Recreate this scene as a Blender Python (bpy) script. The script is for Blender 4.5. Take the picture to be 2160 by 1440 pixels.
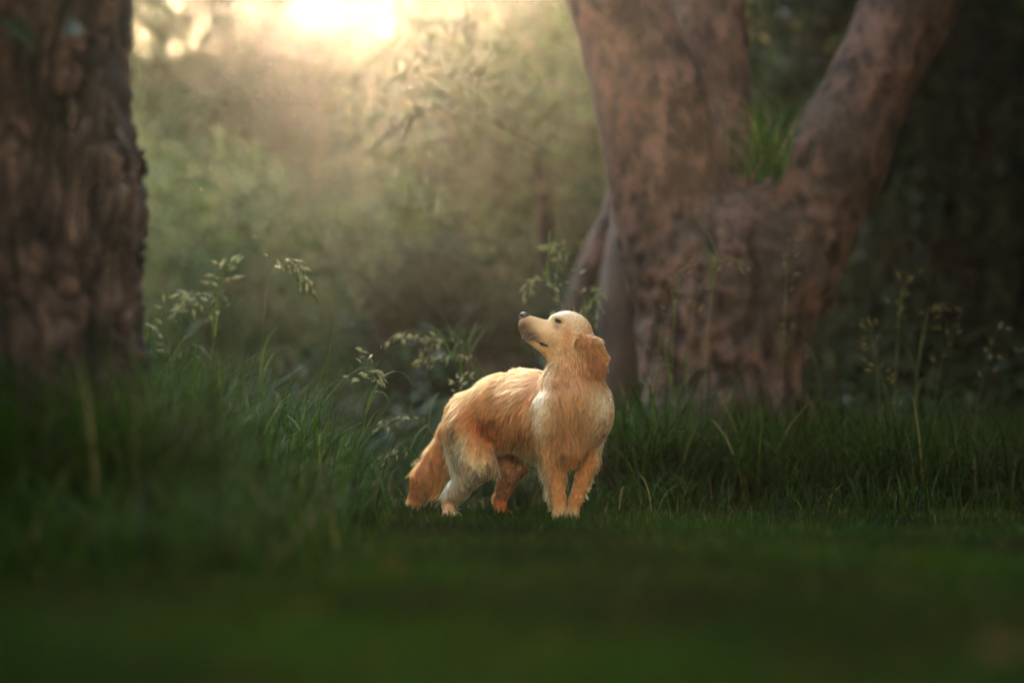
import bpy, math, random
import numpy as np
from mathutils import Vector, Matrix, noise as mnoise
from mathutils.kdtree import KDTree

S = bpy.context.scene
for o in list(bpy.data.objects):
    bpy.data.objects.remove(o)

# ------------------------------------------------------------------ camera
CAM_Y, CAM_Z, FPX = -9.1, 0.35, 5100.0          # 85 mm lens on a 36 mm frame 2160 px wide
cam_data = bpy.data.cameras.new('camera')
cam_data.lens = 85.0
cam_data.sensor_width = 36.0
cam_data.clip_start = 0.1
cam_data.clip_end = 2000.0
cam = bpy.data.objects.new('camera', cam_data)
S.collection.objects.link(cam)
cam.location = (0.0, CAM_Y, CAM_Z)
cam.rotation_euler = (math.radians(90) + math.atan(184.0 / FPX), 0, 0)
cam_data.dof.use_dof = True
cam_data.dof.focus_distance = 9.2
cam_data.dof.aperture_fstop = 0.74
cam_data.dof.aperture_blades = 0
S.camera = cam

# ------------------------------------------------------------------ sky, sun, exposure
SUN_EL, SUN_AZ = math.radians(13.5), math.radians(-5.0)   # azimuth measured from +Y (away from the camera) towards +X
world = bpy.data.worlds.new('World')
S.world = world
world.use_nodes = True
wn = world.node_tree
wn.nodes.clear()
sky = wn.nodes.new('ShaderNodeTexSky')
sky.sky_type = 'NISHITA'
sky.sun_disc = False
sky.sun_elevation = SUN_EL
sky.sun_rotation = SUN_AZ
sky.air_density = 2.0
sky.dust_density = 0.05
sky.ozone_density = 0.3
bg = wn.nodes.new('ShaderNodeBackground')
bg.inputs['Strength'].default_value = 0.15
wo = wn.nodes.new('ShaderNodeOutputWorld')
wn.links.new(sky.outputs[0], bg.inputs['Color'])
wn.links.new(bg.outputs[0], wo.inputs['Surface'])

sun_dir = Vector((math.sin(SUN_AZ) * math.cos(SUN_EL), math.cos(SUN_AZ) * math.cos(SUN_EL), math.sin(SUN_EL)))
sl = bpy.data.lights.new('sun', 'SUN')
sl.energy = 4.8
sl.angle = math.radians(1.6)
sl.color = (1.0, 0.77, 0.50)
sun = bpy.data.objects.new('sun', sl)
S.collection.objects.link(sun)
sun.rotation_euler = (-sun_dir).to_track_quat('-Z', 'Y').to_euler()
sun.location = (0, 0, 30)

vs = S.view_settings
S.display_settings.display_device = 'sRGB'
vs.view_transform = 'Standard'
vs.look = 'None'
vs.gamma = 1.0
vs.use_curve_mapping = False
vs.exposure = 4.65
vs.use_white_balance = True
vs.white_balance_temperature = 6900
vs.white_balance_tint = 25

HAZE, HAZE_G = 0.0030, 0.95

S.render.engine = 'CYCLES'
cy = S.cycles
cy.use_denoising = True
cy.denoiser = 'OPENIMAGEDENOISE'
cy.max_bounces = 12
cy.diffuse_bounces = 4
cy.glossy_bounces = 8
cy.transmission_bounces = 10
cy.transparent_max_bounces = 8
cy.volume_bounces = 0
cy.sample_clamp_indirect = 6.0
cy.use_adaptive_sampling = False
S.cycles_curves.shape = 'RIBBONS'
S.cycles_curves.subdivisions = 2

# ------------------------------------------------------------------ helpers
def P(px, py, y):
    """Real-world point seen at photo pixel (px, py) and standing y metres beyond the dog."""
    d = y - CAM_Y
    return np.array([(px - 1080.0) * d / FPX, y, CAM_Z + (904.0 - py) * d / FPX])

def tag(o, label=None, category=None, group=None, kind=None):
    if label: o['label'] = label
    if category: o['category'] = category
    if group: o['group'] = group
    if kind: o['kind'] = kind
    return o

def link(o, parent=None):
    S.collection.objects.link(o)
    if parent is not None:
        o.parent = parent
    return o

def empty(name, loc=(0, 0, 0)):
    o = bpy.data.objects.new(name, None)
    o.empty_display_size = 0.1
    S.collection.objects.link(o)
    o.location = loc
    return o

def mesh_np(name, V, F, mat=None, smooth=True, cols=None, colname='tint'):
    """V (n,3) float array, F list of int arrays (m,k) -> mesh data."""
    if not isinstance(F, (list, tuple)):
        F = [F]
    F = [f for f in F if len(f)]
    me = bpy.data.meshes.new(name)
    V = np.asarray(V, dtype=np.float32)
    me.vertices.add(len(V))
    me.vertices.foreach_set('co', V.ravel())
    nl = sum(f.size for f in F)
    npoly = sum(len(f) for f in F)
    me.loops.add(nl)
    me.polygons.add(npoly)
    me.loops.foreach_set('vertex_index', np.concatenate([f.ravel() for f in F]).astype(np.int32))
    tot = np.concatenate([np.full(len(f), f.shape[1]) for f in F])
    start = np.concatenate([[0], np.cumsum(tot)[:-1]])
    me.polygons.foreach_set('loop_start', start.astype(np.int32))
    if smooth:
        me.polygons.foreach_set('use_smooth', np.ones(npoly, dtype=bool))
    if cols is not None:
        a = me.attributes.new(colname, 'FLOAT_COLOR', 'POINT')
        c = np.ones((len(V), 4), dtype=np.float32)
        c[:, :3] = cols
        a.data.foreach_set('color', c.ravel())
    me.update(calc_edges=True)
    me.validate()
    if mat: me.materials.append(mat)
    return me

def add_obj(name, me, parent=None, loc=None):
    o = bpy.data.objects.new(name, me)
    link(o, parent)
    if loc is not None: o.location = loc
    return o

def nodes_of(name):
    m = bpy.data.materials.new(name)
    m.use_nodes = True
    nt = m.node_tree
    nt.nodes.clear()
    out = nt.nodes.new('ShaderNodeOutputMaterial')
    return m, nt, out

def N(nt, typ, **kw):
    n = nt.nodes.new(typ)
    for k, v in kw.items():
        if k.startswith('i_'):
            n.inputs[k[2:].replace('_', ' ')].default_value = v
        else:
            setattr(n, k, v)
    return n

def unit(v):
    v = np.asarray(v, dtype=float)
    return v / (np.linalg.norm(v, axis=-1, keepdims=True) + 1e-12)

# signed-distance modelling: tapered capsules and ellipsoids blended into one continuous surface
def cone(a, b, ra, rb, k=0.03, **kw):
    return dict(t='c', a=np.asarray(a, float), b=np.asarray(b, float), ra=ra, rb=rb, k=k, **kw)

def ell(o, axes, r, k=0.03, **kw):
    return dict(t='e', o=np.asarray(o, float), A=np.asarray(axes, float), r=np.asarray(r, float), k=k, **kw)

def prim_d(p, X):
    if p['t'] == 'c':
        ab = p['b'] - p['a']
        L2 = float(ab @ ab) + 1e-12
        h = np.clip(((X - p['a']) @ ab) / L2, 0, 1)
        q = X - p['a'] - h[:, None] * ab
        return np.sqrt((q * q).sum(1)) - (p['ra'] + (p['rb'] - p['ra']) * h)
    q = (X - p['o']) @ p['A'].T
    k0 = np.sqrt(((q / p['r']) ** 2).sum(1))
    k1 = np.sqrt(((q / p['r'] ** 2) ** 2).sum(1)) + 1e-9
    return np.where(k0 < 1e-3, -p['r'].min(), k0 * (k0 - 1.0) / k1)

def sdf(prims, X):
    d = None
    for p in prims:
        di = prim_d(p, X)
        if d is None:
            d = di
        elif p.get('cut'):
            k = p['k']
            h = np.clip(0.5 - 0.5 * (d + di) / k, 0, 1)
            d = d * (1 - h) - di * h + k * h * (1 - h)
        else:
            k = p['k']
            h = np.clip(0.5 + 0.5 * (di - d) / k, 0, 1)
            d = di * (1 - h) + d * h - k * h * (1 - h)
    return d

def prim_box(p):
    if p['t'] == 'c':
        r = max(p['ra'], p['rb'])
        return np.minimum(p['a'], p['b']) - r, np.maximum(p['a'], p['b']) + r
    r = p['r'].max()
    return p['o'] - r, p['o'] + r

def surface_nets(prims, h, pad=0.04, fn=None):
    lo = np.min([prim_box(p)[0] for p in prims], axis=0) - pad
    hi = np.max([prim_box(p)[1] for p in prims], axis=0) + pad
    n = np.ceil((hi - lo) / h).astype(int) + 1
    gx, gy, gz = [lo[i] + h * np.arange(n[i]) for i in range(3)]
    f = np.empty(n, dtype=np.float32)
    for i in range(n[0]):
        Y, Z = np.meshgrid(gy, gz, indexing='ij')
        X = np.stack([np.full(Y.size, gx[i]), Y.ravel(), Z.ravel()], 1)
        f[i] = sdf(prims, X).reshape(n[1], n[2])
    s = f < 0
    c = np.zeros(n - 1, dtype=np.int8)
    offs = [(i, j, k) for i in (0, 1) for j in (0, 1) for k in (0, 1)]
    for (i, j, k) in offs:
        c += s[i:n[0] - 1 + i, j:n[1] - 1 + j, k:n[2] - 1 + k]
    act = (c > 0) & (c < 8)
    ids = np.argwhere(act)
    idx = -np.ones(act.shape, dtype=np.int64)
    idx[act] = np.arange(len(ids))
    acc = np.zeros((len(ids), 3)); cnt = np.zeros(len(ids))
    for a in offs:
        for ax in range(3):
            if a[ax]: continue
            b = list(a); b[ax] = 1
            fa = f[ids[:, 0] + a[0], ids[:, 1] + a[1], ids[:, 2] + a[2]]
            fb = f[ids[:, 0] + b[0], ids[:, 1] + b[1], ids[:, 2] + b[2]]
            m = (fa < 0) != (fb < 0)
            t = np.where(m, fa / np.where(m, fa - fb, 1), 0)
            p = np.tile(np.array(a, float), (len(ids), 1)); p[:, ax] = t
            acc += p * m[:, None]; cnt += m
    V = lo + h * (ids + acc / cnt[:, None])
    quads = []
    for ax in range(3):
        o1, o2 = (ax + 1) % 3, (ax + 2) % 3
        sl0 = [slice(None)] * 3; sl1 = [slice(None)] * 3
        sl0[ax] = slice(0, n[ax] - 1); sl1[ax] = slice(1, n[ax])
        sa, sb = s[tuple(sl0)], s[tuple(sl1)]
        e = np.argwhere(sa != sb)
        ok = (e[:, o1] > 0) & (e[:, o2] > 0) & (e[:, o1] < n[o1] - 1) & (e[:, o2] < n[o2] - 1)
        e = e[ok]
        flip = sa[e[:, 0], e[:, 1], e[:, 2]]
        def cell(d1, d2):
            q = e.copy(); q[:, o1] += d1; q[:, o2] += d2
            return idx[q[:, 0], q[:, 1], q[:, 2]]
        q = np.stack([cell(-1, -1), cell(0, -1), cell(0, 0), cell(-1, 0)], 1)
        q[~flip] = q[~flip][:, ::-1]
        quads.append(q)
    F = np.concatenate(quads)
    for _ in range(2):
        g = sdf_grad(prims, V, h * 0.5)
        V = V - 0.8 * sdf(prims, V)[:, None] * g
    return V, F

def sdf_grad(prims, X, e):
    g = np.stack([sdf(prims, X + np.eye(3)[i] * e) - sdf(prims, X - np.eye(3)[i] * e) for i in range(3)], 1)
    return unit(g)

def hair_object(name, pts, radius, cols, mat, parent=None):
    """pts (n, m, 3); radius (n, m); cols (n, 3)"""
    n, m = pts.shape[:2]
    hc = bpy.data.hair_curves.new(name)
    hc.add_curves([m] * n)
    hc.attributes['position'].data.foreach_set('vector', pts.astype(np.float32).ravel())
    a = hc.attributes.get('radius') or hc.attributes.new('radius', 'FLOAT', 'POINT')
    a.data.foreach_set('value', radius.astype(np.float32).ravel())
    c = hc.attributes.new('tint', 'FLOAT_COLOR', 'CURVE')
    cc = np.ones((n, 4), dtype=np.float32); cc[:, :3] = cols
    c.data.foreach_set('color', cc.ravel())
    hc.materials.append(mat)
    o = bpy.data.objects.new(name, hc)
    link(o, parent)
    return o

def noise3(X, scale, seed):
    """cheap smooth vector noise from random sinusoids"""
    r = np.random.default_rng(seed)
    out = np.zeros((len(X), 3))
    for _ in range(7):
        k = r.normal(size=(3,)) * scale
        ph = r.uniform(0, 6.28, 3)
        a = r.normal(size=3)
        s = X @ k
        out += np.stack([np.sin(s + ph[i]) * a[i] for i in range(3)], 1)
    return out / 2.6

# ------------------------------------------------------------------ materials of the place
def leaf_material(name, trans=0.45, rough=0.55, spec=0.18):
    m, nt, out = nodes_of(name)
    at = N(nt, 'ShaderNodeAttribute', attribute_name='tint')
    df = N(nt, 'ShaderNodeBsdfPrincipled', i_Roughness=rough)
    df.inputs['Specular IOR Level'].default_value = spec
    tr = N(nt, 'ShaderNodeBsdfTranslucent')
    hs = N(nt, 'ShaderNodeHueSaturation', i_Saturation=1.15, i_Value=1.3)
    nt.links.new(at.outputs['Color'], df.inputs['Base Color'])
    nt.links.new(at.outputs['Color'], hs.inputs['Color'])
    nt.links.new(hs.outputs[0], tr.inputs['Color'])
    mx = N(nt, 'ShaderNodeMixShader'); mx.inputs[0].default_value = trans
    nt.links.new(df.outputs[0], mx.inputs[1]); nt.links.new(tr.outputs[0], mx.inputs[2])
    nt.links.new(mx.outputs[0], out.inputs[0])
    return m
m_leaf = leaf_material('leaf')
GAP = 0.10
THIN = (3.35, 6.6)
m_grass = leaf_material('grass_blade', 0.42, 0.6, 0.06)
m_seed = leaf_material('seed_husk', 0.35, 0.7)

def bark_material(name, c0, c1, c2, sc, stretch, bump):
    m, nt, out = nodes_of(name)
    tc = N(nt, 'ShaderNodeTexCoord')
    mp = N(nt, 'ShaderNodeMapping'); mp.inputs['Scale'].default_value = (1, 1, stretch)
    nt.links.new(tc.outputs['Object'], mp.inputs['Vector'])
    n1 = N(nt, 'ShaderNodeTexNoise', i_Scale=sc, i_Detail=8.0, i_Roughness=0.62)
    n2 = N(nt, 'ShaderNodeTexNoise', i_Scale=sc * 0.28, i_Detail=5.0, i_Roughness=0.6)
    nt.links.new(mp.outputs[0], n1.inputs['Vector']); nt.links.new(tc.outputs['Object'], n2.inputs['Vector'])
    r1 = N(nt, 'ShaderNodeValToRGB')
    r1.color_ramp.elements[0].position = 0.40; r1.color_ramp.elements[0].color = (*c0, 1)
    r1.color_ramp.elements[1].position = 0.60; r1.color_ramp.elements[1].color = (*c1, 1)
    nt.links.new(n1.outputs['Fac'], r1.inputs[0])
    r2 = N(nt, 'ShaderNodeValToRGB')
    r2.color_ramp.elements[0].position = 0.46; r2.color_ramp.elements[0].color = (0, 0, 0, 1)
    r2.color_ramp.elements[1].position = 0.68; r2.color_ramp.elements[1].color = (1, 1, 1, 1)
    nt.links.new(n2.outputs['Fac'], r2.inputs[0])
    mx = N(nt, 'ShaderNodeMix', data_type='RGBA')
    nt.links.new(r2.outputs[0], mx.inputs[0]); nt.links.new(r1.outputs[0], mx.inputs[6]); mx.inputs[7].default_value = (*c2, 1)
    at = N(nt, 'ShaderNodeAttribute', attribute_name='tint')
    mu = N(nt, 'ShaderNodeMix', data_type='RGBA', blend_type='MULTIPLY'); mu.inputs[0].default_value = 1.0
    nt.links.new(mx.outputs[2], mu.inputs[6]); nt.links.new(at.outputs['Color'], mu.inputs[7])
    b = N(nt, 'ShaderNodeBsdfPrincipled', i_Roughness=0.85)
    b.inputs['Specular IOR Level'].default_value = 0.25
    nt.links.new(mu.outputs[2], b.inputs['Base Color'])
    bp = N(nt, 'ShaderNodeBump', i_Strength=bump, i_Distance=0.02)
    nt.links.new(n1.outputs['Fac'], bp.inputs['Height']); nt.links.new(bp.outputs[0], b.inputs['Normal'])
    nt.links.new(b.outputs[0], out.inputs[0])
    return m
m_bark = bark_material('smooth_bark', (0.016, 0.009, 0.007), (0.100, 0.056, 0.047), (0.030, 0.021, 0.017), 11.0, 0.7, 0.6)
m_plate = bark_material('plated_bark', (0.006, 0.004, 0.003), (0.080, 0.046, 0.038), (0.018, 0.013, 0.009), 12.0, 0.5, 0.5)
m_dark = bark_material('dark_bark', (0.020, 0.014, 0.012), (0.060, 0.040, 0.032), (0.04, 0.03, 0.022), 8.0, 0.4, 0.5)

m_soil, nt, out = nodes_of('soil')
tc = N(nt, 'ShaderNodeTexCoord')
n1 = N(nt, 'ShaderNodeTexNoise', i_Scale=3.0, i_Detail=8.0, i_Roughness=0.7)
nt.links.new(tc.outputs['Object'], n1.inputs['Vector'])
r1 = N(nt, 'ShaderNodeValToRGB')
r1.color_ramp.elements[0].position = 0.35; r1.color_ramp.elements[0].color = (0.010, 0.010, 0.004, 1)
r1.color_ramp.elements[1].position = 0.7; r1.color_ramp.elements[1].color = (0.018, 0.022, 0.008, 1)
nt.links.new(n1.outputs['Fac'], r1.inputs[0])
b = N(nt, 'ShaderNodeBsdfPrincipled', i_Roughness=1.0)
b.inputs['Specular IOR Level'].default_value = 0.0
nt.links.new(r1.outputs[0], b.inputs['Base Color']); nt.links.new(b.outputs[0], out.inputs[0])

# ------------------------------------------------------------------ ground
def ground_z(x, y):
    return 0.012 * np.sin(x * 1.7 + 0.6) * np.sin(y * 1.3) * np.clip((np.abs(x) + np.abs(y)) / 3, 0, 1)
def axis(lo, hi, n, far): return np.concatenate([[-far, -far / 3], np.linspace(lo, hi, n), [far / 3, far]])
gx, gy = axis(-12, 12, 97, 400), axis(-12, 30, 169, 400)
GX, GY = np.meshgrid(gx, gy, indexing='ij')
GZ = np.where((np.abs(GX) < 13) & (np.abs(GY) < 31), ground_z(GX, GY), 0)
nx, ny = len(gx), len(gy)
I = (np.arange(nx - 1)[:, None] * ny + np.arange(ny - 1)[None]).ravel()
o = add_obj('ground', mesh_np('ground', np.stack([GX.ravel(), GY.ravel(), GZ.ravel()], 1), np.stack([I, I + ny, I + ny + 1, I + 1], 1), m_soil))
tag(o, 'dark soil under the lawn and the long grass', 'ground', kind='structure')

# ------------------------------------------------------------------ foliage
def rand_dirs(rng, n):
    return unit(rng.normal(size=(n, 3)))

def leaf_cloud(rng, C, size, col, jitter=0.25, up=0.5, aspect=0.5):
    """one folded diamond leaf (two triangles) at every centre"""
    n = len(C)
    nrm = unit(rand_dirs(rng, n) + np.array([0, 0, up]))
    ax = unit(np.cross(nrm, rand_dirs(rng, n)))
    sd = np.cross(nrm, ax)
    s = (size * rng.uniform(0.6, 1.35, n))[:, None]
    tip = C + ax * s * 0.5 - nrm * s * 0.10; base = C - ax * s * 0.5
    l = C + sd * s * aspect * 0.5 + nrm * s * 0.08; r = C - sd * s * aspect * 0.5 + nrm * s * 0.08
    V = np.stack([base, r, tip, l], 1).reshape(-1, 3)
    i = np.arange(n) * 4
    F = np.concatenate([np.stack([i, i + 1, i + 2], 1), np.stack([i, i + 2, i + 3], 1)])
    c = col * rng.normal(1, jitter, (n, 1)).clip(0.35, 1.9)
    c = c * (1 + rng.normal(0, 0.10, (n, 3)))
    return V, F, np.repeat(np.clip(c, 0.005, 0.6), 4, axis=0)

def crown_points(rng, radii, n, clumps, cr, hollow=0.45):
    d = rand_dirs(rng, clumps) * (hollow + (1 - hollow) * rng.uniform(0, 1, (clumps, 1)) ** 0.6)
    cc = d * radii
    w = rng.uniform(0.4, 1.6, clumps); w /= w.sum()
    i = rng.choice(clumps, n, p=w)
    scl = rng.uniform(0.6, 1.4, clumps)[i][:, None]
    return cc[i] + rng.normal(size=(n, 3)) * cr * scl, i

def crown_mesh(name, seed, radii, n, clumps, cr, size, cols, hollow=0.45, aspect=0.5, thin=None, at=None):
    """thin=(z0, z1): leaves get sparser from height z0 to z1 (measured from the crown's middle)"""
    rng = np.random.default_rng(seed)
    radii = np.asarray(radii, float)
    X, i = crown_points(rng, radii, n, clumps, cr, hollow)
    if thin:
        keep = rng.uniform(size=n) > np.clip((X[:, 2] - thin[0]) / (thin[1] - thin[0]), 0, 1) ** 0.8
        X, i = X[keep], i[keep]
    if at is not None:                      # opening cut into the crowns to let the low sun reach the dog
        R = X + np.asarray(at) - np.array([0.02, 0.1, 0.74])
        sd_ = np.array(sun_dir)
        off = np.linalg.norm(R - (R @ sd_)[:, None] * sd_, axis=1)
        keep = off > GAP * (1 + 0.35 * np.sin(X[:, 0] * 9 + X[:, 2] * 7))
        X, i = X[keep], i[keep]
    cols = np.asarray(cols)
    cc = cols[rng.integers(0, len(cols), clumps)][i]
    V, F, c = leaf_cloud(rng, X, size, cc, aspect=aspect)
    return mesh_np(name, V, F, m_leaf, smooth=False, cols=c)

def tube(path, radii, seg=7):
    path = np.asarray(path, float); n = len(path)
    t = unit(np.gradient(path, axis=0))
    ref = np.array([0, 1.0, 0]) if abs(t[0][1]) < 0.8 else np.array([1.0, 0, 0])
    u = unit(np.cross(t, ref)); v = np.cross(t, u)
    a = np.linspace(0, 2 * math.pi, seg, endpoint=False)
    R = np.asarray(radii)[:, None, None]
    V = path[:, None] + R * (u[:, None] * np.cos(a)[None, :, None] + v[:, None] * np.sin(a)[None, :, None])
    V = V.reshape(-1, 3)
    i = np.arange(n - 1)[:, None] * seg; j = np.arange(seg)[None]; k = (j + 1) % seg
    F = np.stack([i + j, i + k, i + seg + k, i + seg + j], -1).reshape(-1, 4)
    V = np.concatenate([V, path[-1:]])
    q = (n - 1) * seg + np.arange(seg)
    T = np.stack([q, (n - 1) * seg + (np.arange(seg) + 1) % seg, np.full(seg, len(V) - 1)], 1)
    return V, [F, T]

def merge(parts):
    Vs, Fs, off = [], {}, 0
    for V, F in parts:
        for f in (F if isinstance(F, list) else [F]):
            Fs.setdefault(f.shape[1], []).append(f + off)
        Vs.append(V); off += len(V)
    return np.concatenate(Vs), [np.concatenate(v) for v in Fs.values()]

def branchy(rng, h, r0, lean=(0, 0), limbs=5, spread=1.0, start=0.35):
    """a tapered wandering stem with limbs, standing at the origin"""
    z = np.linspace(-0.15, 1, 9)
    w = np.cumsum(rng.normal(0, 0.02 * h, (9, 2)), axis=0)
    path = np.stack([lean[0] * z + w[:, 0] - w[1, 0], lean[1] * z + w[:, 1] - w[1, 1], z * h], 1)
    rad = r0 * (1.15 - 0.95 * np.clip(z, 0, 1)); rad[0] *= 1.3
    parts = [tube(path, rad, 9)]
    for k in range(limbs):
        f = rng.uniform(start, 0.95)
        p0 = np.array([np.interp(f, z, path[:, i]) for i in range(3)])
        a = rng.uniform(0, 6.28)
        L = spread * rng.uniform(0.5, 1.0) * (1.2 - 0.6 * f)
        d = unit([math.cos(a), math.sin(a), rng.uniform(0.3, 1.0)])
        q = np.array([p0 + d * L * s + np.array([0, 0, .12 * L * s * s]) + rng.normal(0, .02 * L, 3) * (s > 0) for s in (0, .35, .7, 1)])
        rr = r0 * (1.1 - 0.9 * f) * 0.55
        parts.append(tube(q, rr * np.array([1, .75, .5, .2]), 6))
    return merge(parts)

# shared crown shapes, one per kind of shrub or tree
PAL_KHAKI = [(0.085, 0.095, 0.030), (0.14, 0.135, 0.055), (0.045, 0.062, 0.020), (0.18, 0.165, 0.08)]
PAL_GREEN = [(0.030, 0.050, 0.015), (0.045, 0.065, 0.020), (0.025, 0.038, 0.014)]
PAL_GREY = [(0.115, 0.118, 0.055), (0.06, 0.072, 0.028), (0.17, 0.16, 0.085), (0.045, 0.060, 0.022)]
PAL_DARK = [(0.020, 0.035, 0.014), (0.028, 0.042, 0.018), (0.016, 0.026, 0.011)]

def shrub_kind(seed, w, h, n, size, pal, hollow=0.35):
    me = crown_mesh('foliage', seed, (w, w * 0.8, h * 0.5), n, max(30, n // 130), 0.17 * w, size, pal, hollow)
    rng = np.random.default_rng(seed + 99)
    V, F = branchy(rng, h * 0.85, 0.05, limbs=7, spread=w * 0.8, start=0.1)
    st = mesh_np('stem', V, F, m_dark, cols=np.ones((len(V), 3)))
    return me, st, h
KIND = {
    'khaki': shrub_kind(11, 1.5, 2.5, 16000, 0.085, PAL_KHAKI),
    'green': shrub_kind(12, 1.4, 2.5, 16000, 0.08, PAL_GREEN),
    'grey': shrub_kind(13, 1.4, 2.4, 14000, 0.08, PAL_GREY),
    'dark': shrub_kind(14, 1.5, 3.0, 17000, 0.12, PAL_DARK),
}
def shrub(kind, x, y, s, rz, label, name='leafy_shrub', cat='shrub', group='shrubs along the back of the clearing', sz=None):
    fm, sm, h = KIND[kind]
    r = empty(name, (x, y, 0)); r.rotation_euler.z = rz; r.scale = (s, s, sz or s)
    tag(r, label, cat, group)
    a = add_obj('foliage', fm, r); a.location = (0, 0, h * 0.52)
    add_obj('stem', sm, r)
    return r

# ---- back of the clearing, lower shrubs over which the low sun comes in
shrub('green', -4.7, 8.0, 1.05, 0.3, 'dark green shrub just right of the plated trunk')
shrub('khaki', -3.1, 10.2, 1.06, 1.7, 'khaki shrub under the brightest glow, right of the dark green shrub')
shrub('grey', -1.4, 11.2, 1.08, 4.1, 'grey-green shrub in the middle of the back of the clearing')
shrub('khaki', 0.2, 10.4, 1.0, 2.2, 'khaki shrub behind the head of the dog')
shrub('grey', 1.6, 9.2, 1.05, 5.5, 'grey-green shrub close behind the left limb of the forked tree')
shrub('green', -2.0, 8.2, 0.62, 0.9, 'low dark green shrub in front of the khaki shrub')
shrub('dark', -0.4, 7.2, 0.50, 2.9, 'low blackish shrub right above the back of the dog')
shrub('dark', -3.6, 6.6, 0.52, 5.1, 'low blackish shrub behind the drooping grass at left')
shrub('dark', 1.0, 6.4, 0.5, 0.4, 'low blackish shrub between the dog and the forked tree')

# ---- deep shade on the right and far left
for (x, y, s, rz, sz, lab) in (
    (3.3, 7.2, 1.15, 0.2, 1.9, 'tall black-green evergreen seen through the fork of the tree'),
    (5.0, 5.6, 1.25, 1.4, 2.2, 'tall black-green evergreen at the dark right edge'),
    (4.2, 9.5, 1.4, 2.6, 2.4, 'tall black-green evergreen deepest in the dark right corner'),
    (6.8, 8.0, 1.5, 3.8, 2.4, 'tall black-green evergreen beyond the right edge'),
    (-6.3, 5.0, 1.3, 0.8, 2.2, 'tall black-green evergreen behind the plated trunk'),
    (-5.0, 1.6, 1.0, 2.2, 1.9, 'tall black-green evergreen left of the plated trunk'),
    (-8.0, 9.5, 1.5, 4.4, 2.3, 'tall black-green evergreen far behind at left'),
    (4.1, 0.9, 1.15, 5.2, 1.8, 'black-green evergreen added outside the right edge to shade the forked tree'),  # from here on, evergreens added outside the frame to cut sky light
    (3.6, -3.2, 1.0, 0.9, 1.5, 'unseen black-green evergreen added to shade the right of the lawn nearer the camera'),
    (3.2, -6.6, 0.9, 3.0, 1.4, 'unseen black-green evergreen added to shade the right of the lawn beside the camera'),
    (-2.8, -3.0, 0.85, 3.4, 1.5, 'unseen black-green evergreen added to shade the left side of the plated trunk'),
    (-2.15, -3.9, 0.6, 1.8, 2.6, 'unseen black-green evergreen added left of the lawn to shade the front of the plated trunk'),
    (-1.6, -11.3, 0.8, 0.5, 0.9, 'low unseen bush added behind the camera at left to shade the near lawn'),
    (0.8, -11.5, 0.8, 2.5, 0.9, 'low unseen bush added behind the camera in the middle to shade the near lawn'),
    (3.1, -11.2, 0.8, 4.1, 0.9, 'low unseen bush added behind the camera at right to shade the near lawn'),
    (2.9, -1.4, 0.7, 1.0, 2.8, 'unseen black-green evergreen added right of the lawn to shade the right limb'),
    (5.2, -10.2, 1.2, 4.0, 1.5, 'unseen black-green evergreen added behind the camera farthest right to cut front light'),
    (-3.2, -6.8, 0.9, 1.2, 1.4, 'unseen black-green evergreen added to shade the left of the lawn beside the camera'),
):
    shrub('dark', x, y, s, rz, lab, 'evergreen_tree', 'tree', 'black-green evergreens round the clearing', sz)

# ---- trees further back, their tops lost in the glow
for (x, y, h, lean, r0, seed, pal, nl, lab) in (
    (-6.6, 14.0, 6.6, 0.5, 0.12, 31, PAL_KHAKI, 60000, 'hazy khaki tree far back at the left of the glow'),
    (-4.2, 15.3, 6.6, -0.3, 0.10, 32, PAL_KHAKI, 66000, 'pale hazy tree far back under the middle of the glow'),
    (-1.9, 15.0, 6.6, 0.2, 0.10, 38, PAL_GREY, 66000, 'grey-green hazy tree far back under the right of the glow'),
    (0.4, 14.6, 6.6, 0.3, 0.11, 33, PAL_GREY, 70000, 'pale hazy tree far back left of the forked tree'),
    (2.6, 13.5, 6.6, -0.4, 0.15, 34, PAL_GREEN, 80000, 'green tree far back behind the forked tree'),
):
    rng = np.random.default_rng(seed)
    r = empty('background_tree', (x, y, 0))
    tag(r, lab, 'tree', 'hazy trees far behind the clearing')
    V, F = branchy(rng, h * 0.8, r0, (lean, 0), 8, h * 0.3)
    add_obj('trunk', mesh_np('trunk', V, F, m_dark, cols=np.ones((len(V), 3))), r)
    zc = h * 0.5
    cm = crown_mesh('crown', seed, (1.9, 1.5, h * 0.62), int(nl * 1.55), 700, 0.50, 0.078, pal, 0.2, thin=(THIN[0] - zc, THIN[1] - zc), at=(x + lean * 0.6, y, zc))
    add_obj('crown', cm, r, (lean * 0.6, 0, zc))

# ---- tall trees added behind them, crowns out of view, to block the low sun
for (x, y, zc, seed, lab) in (
    (-8.5, 22.0, 8.92, 44, 'tall tree added far back at left, its unseen crown blocking the sun'),
    (-3.8, 22.5, 8.95, 45, 'tall tree added far back in the middle, its unseen crown blocking the sun'),
    (0.6, 22.0, 8.88, 46, 'tall tree added far back right of the middle, its unseen crown blocking the sun'),
    (5.0, 21.0, 8.8, 47, 'tall tree added far back behind the right limb of the forked tree to block the sun'),
):
    rng = np.random.default_rng(seed)
    r = empty('sun_block_tree', (x, y, 0))
    tag(r, lab, 'tree', 'tall trees added behind the clearing to block the low sun')
    V, F = branchy(rng, zc, 0.2, (0.3, 0), 6, 2.0, 0.75)
    add_obj('trunk', mesh_np('trunk', V, F, m_dark, cols=np.ones((len(V), 3))), r)
    cm = crown_mesh('crown', seed, (2.8, 2.4, 2.0), 20000, 120, 0.40, 0.24, PAL_GREEN, 0.15, at=(x, y, zc + 0.2))
    add_obj('crown', cm, r, (0, 0, zc + 0.2))

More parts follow.
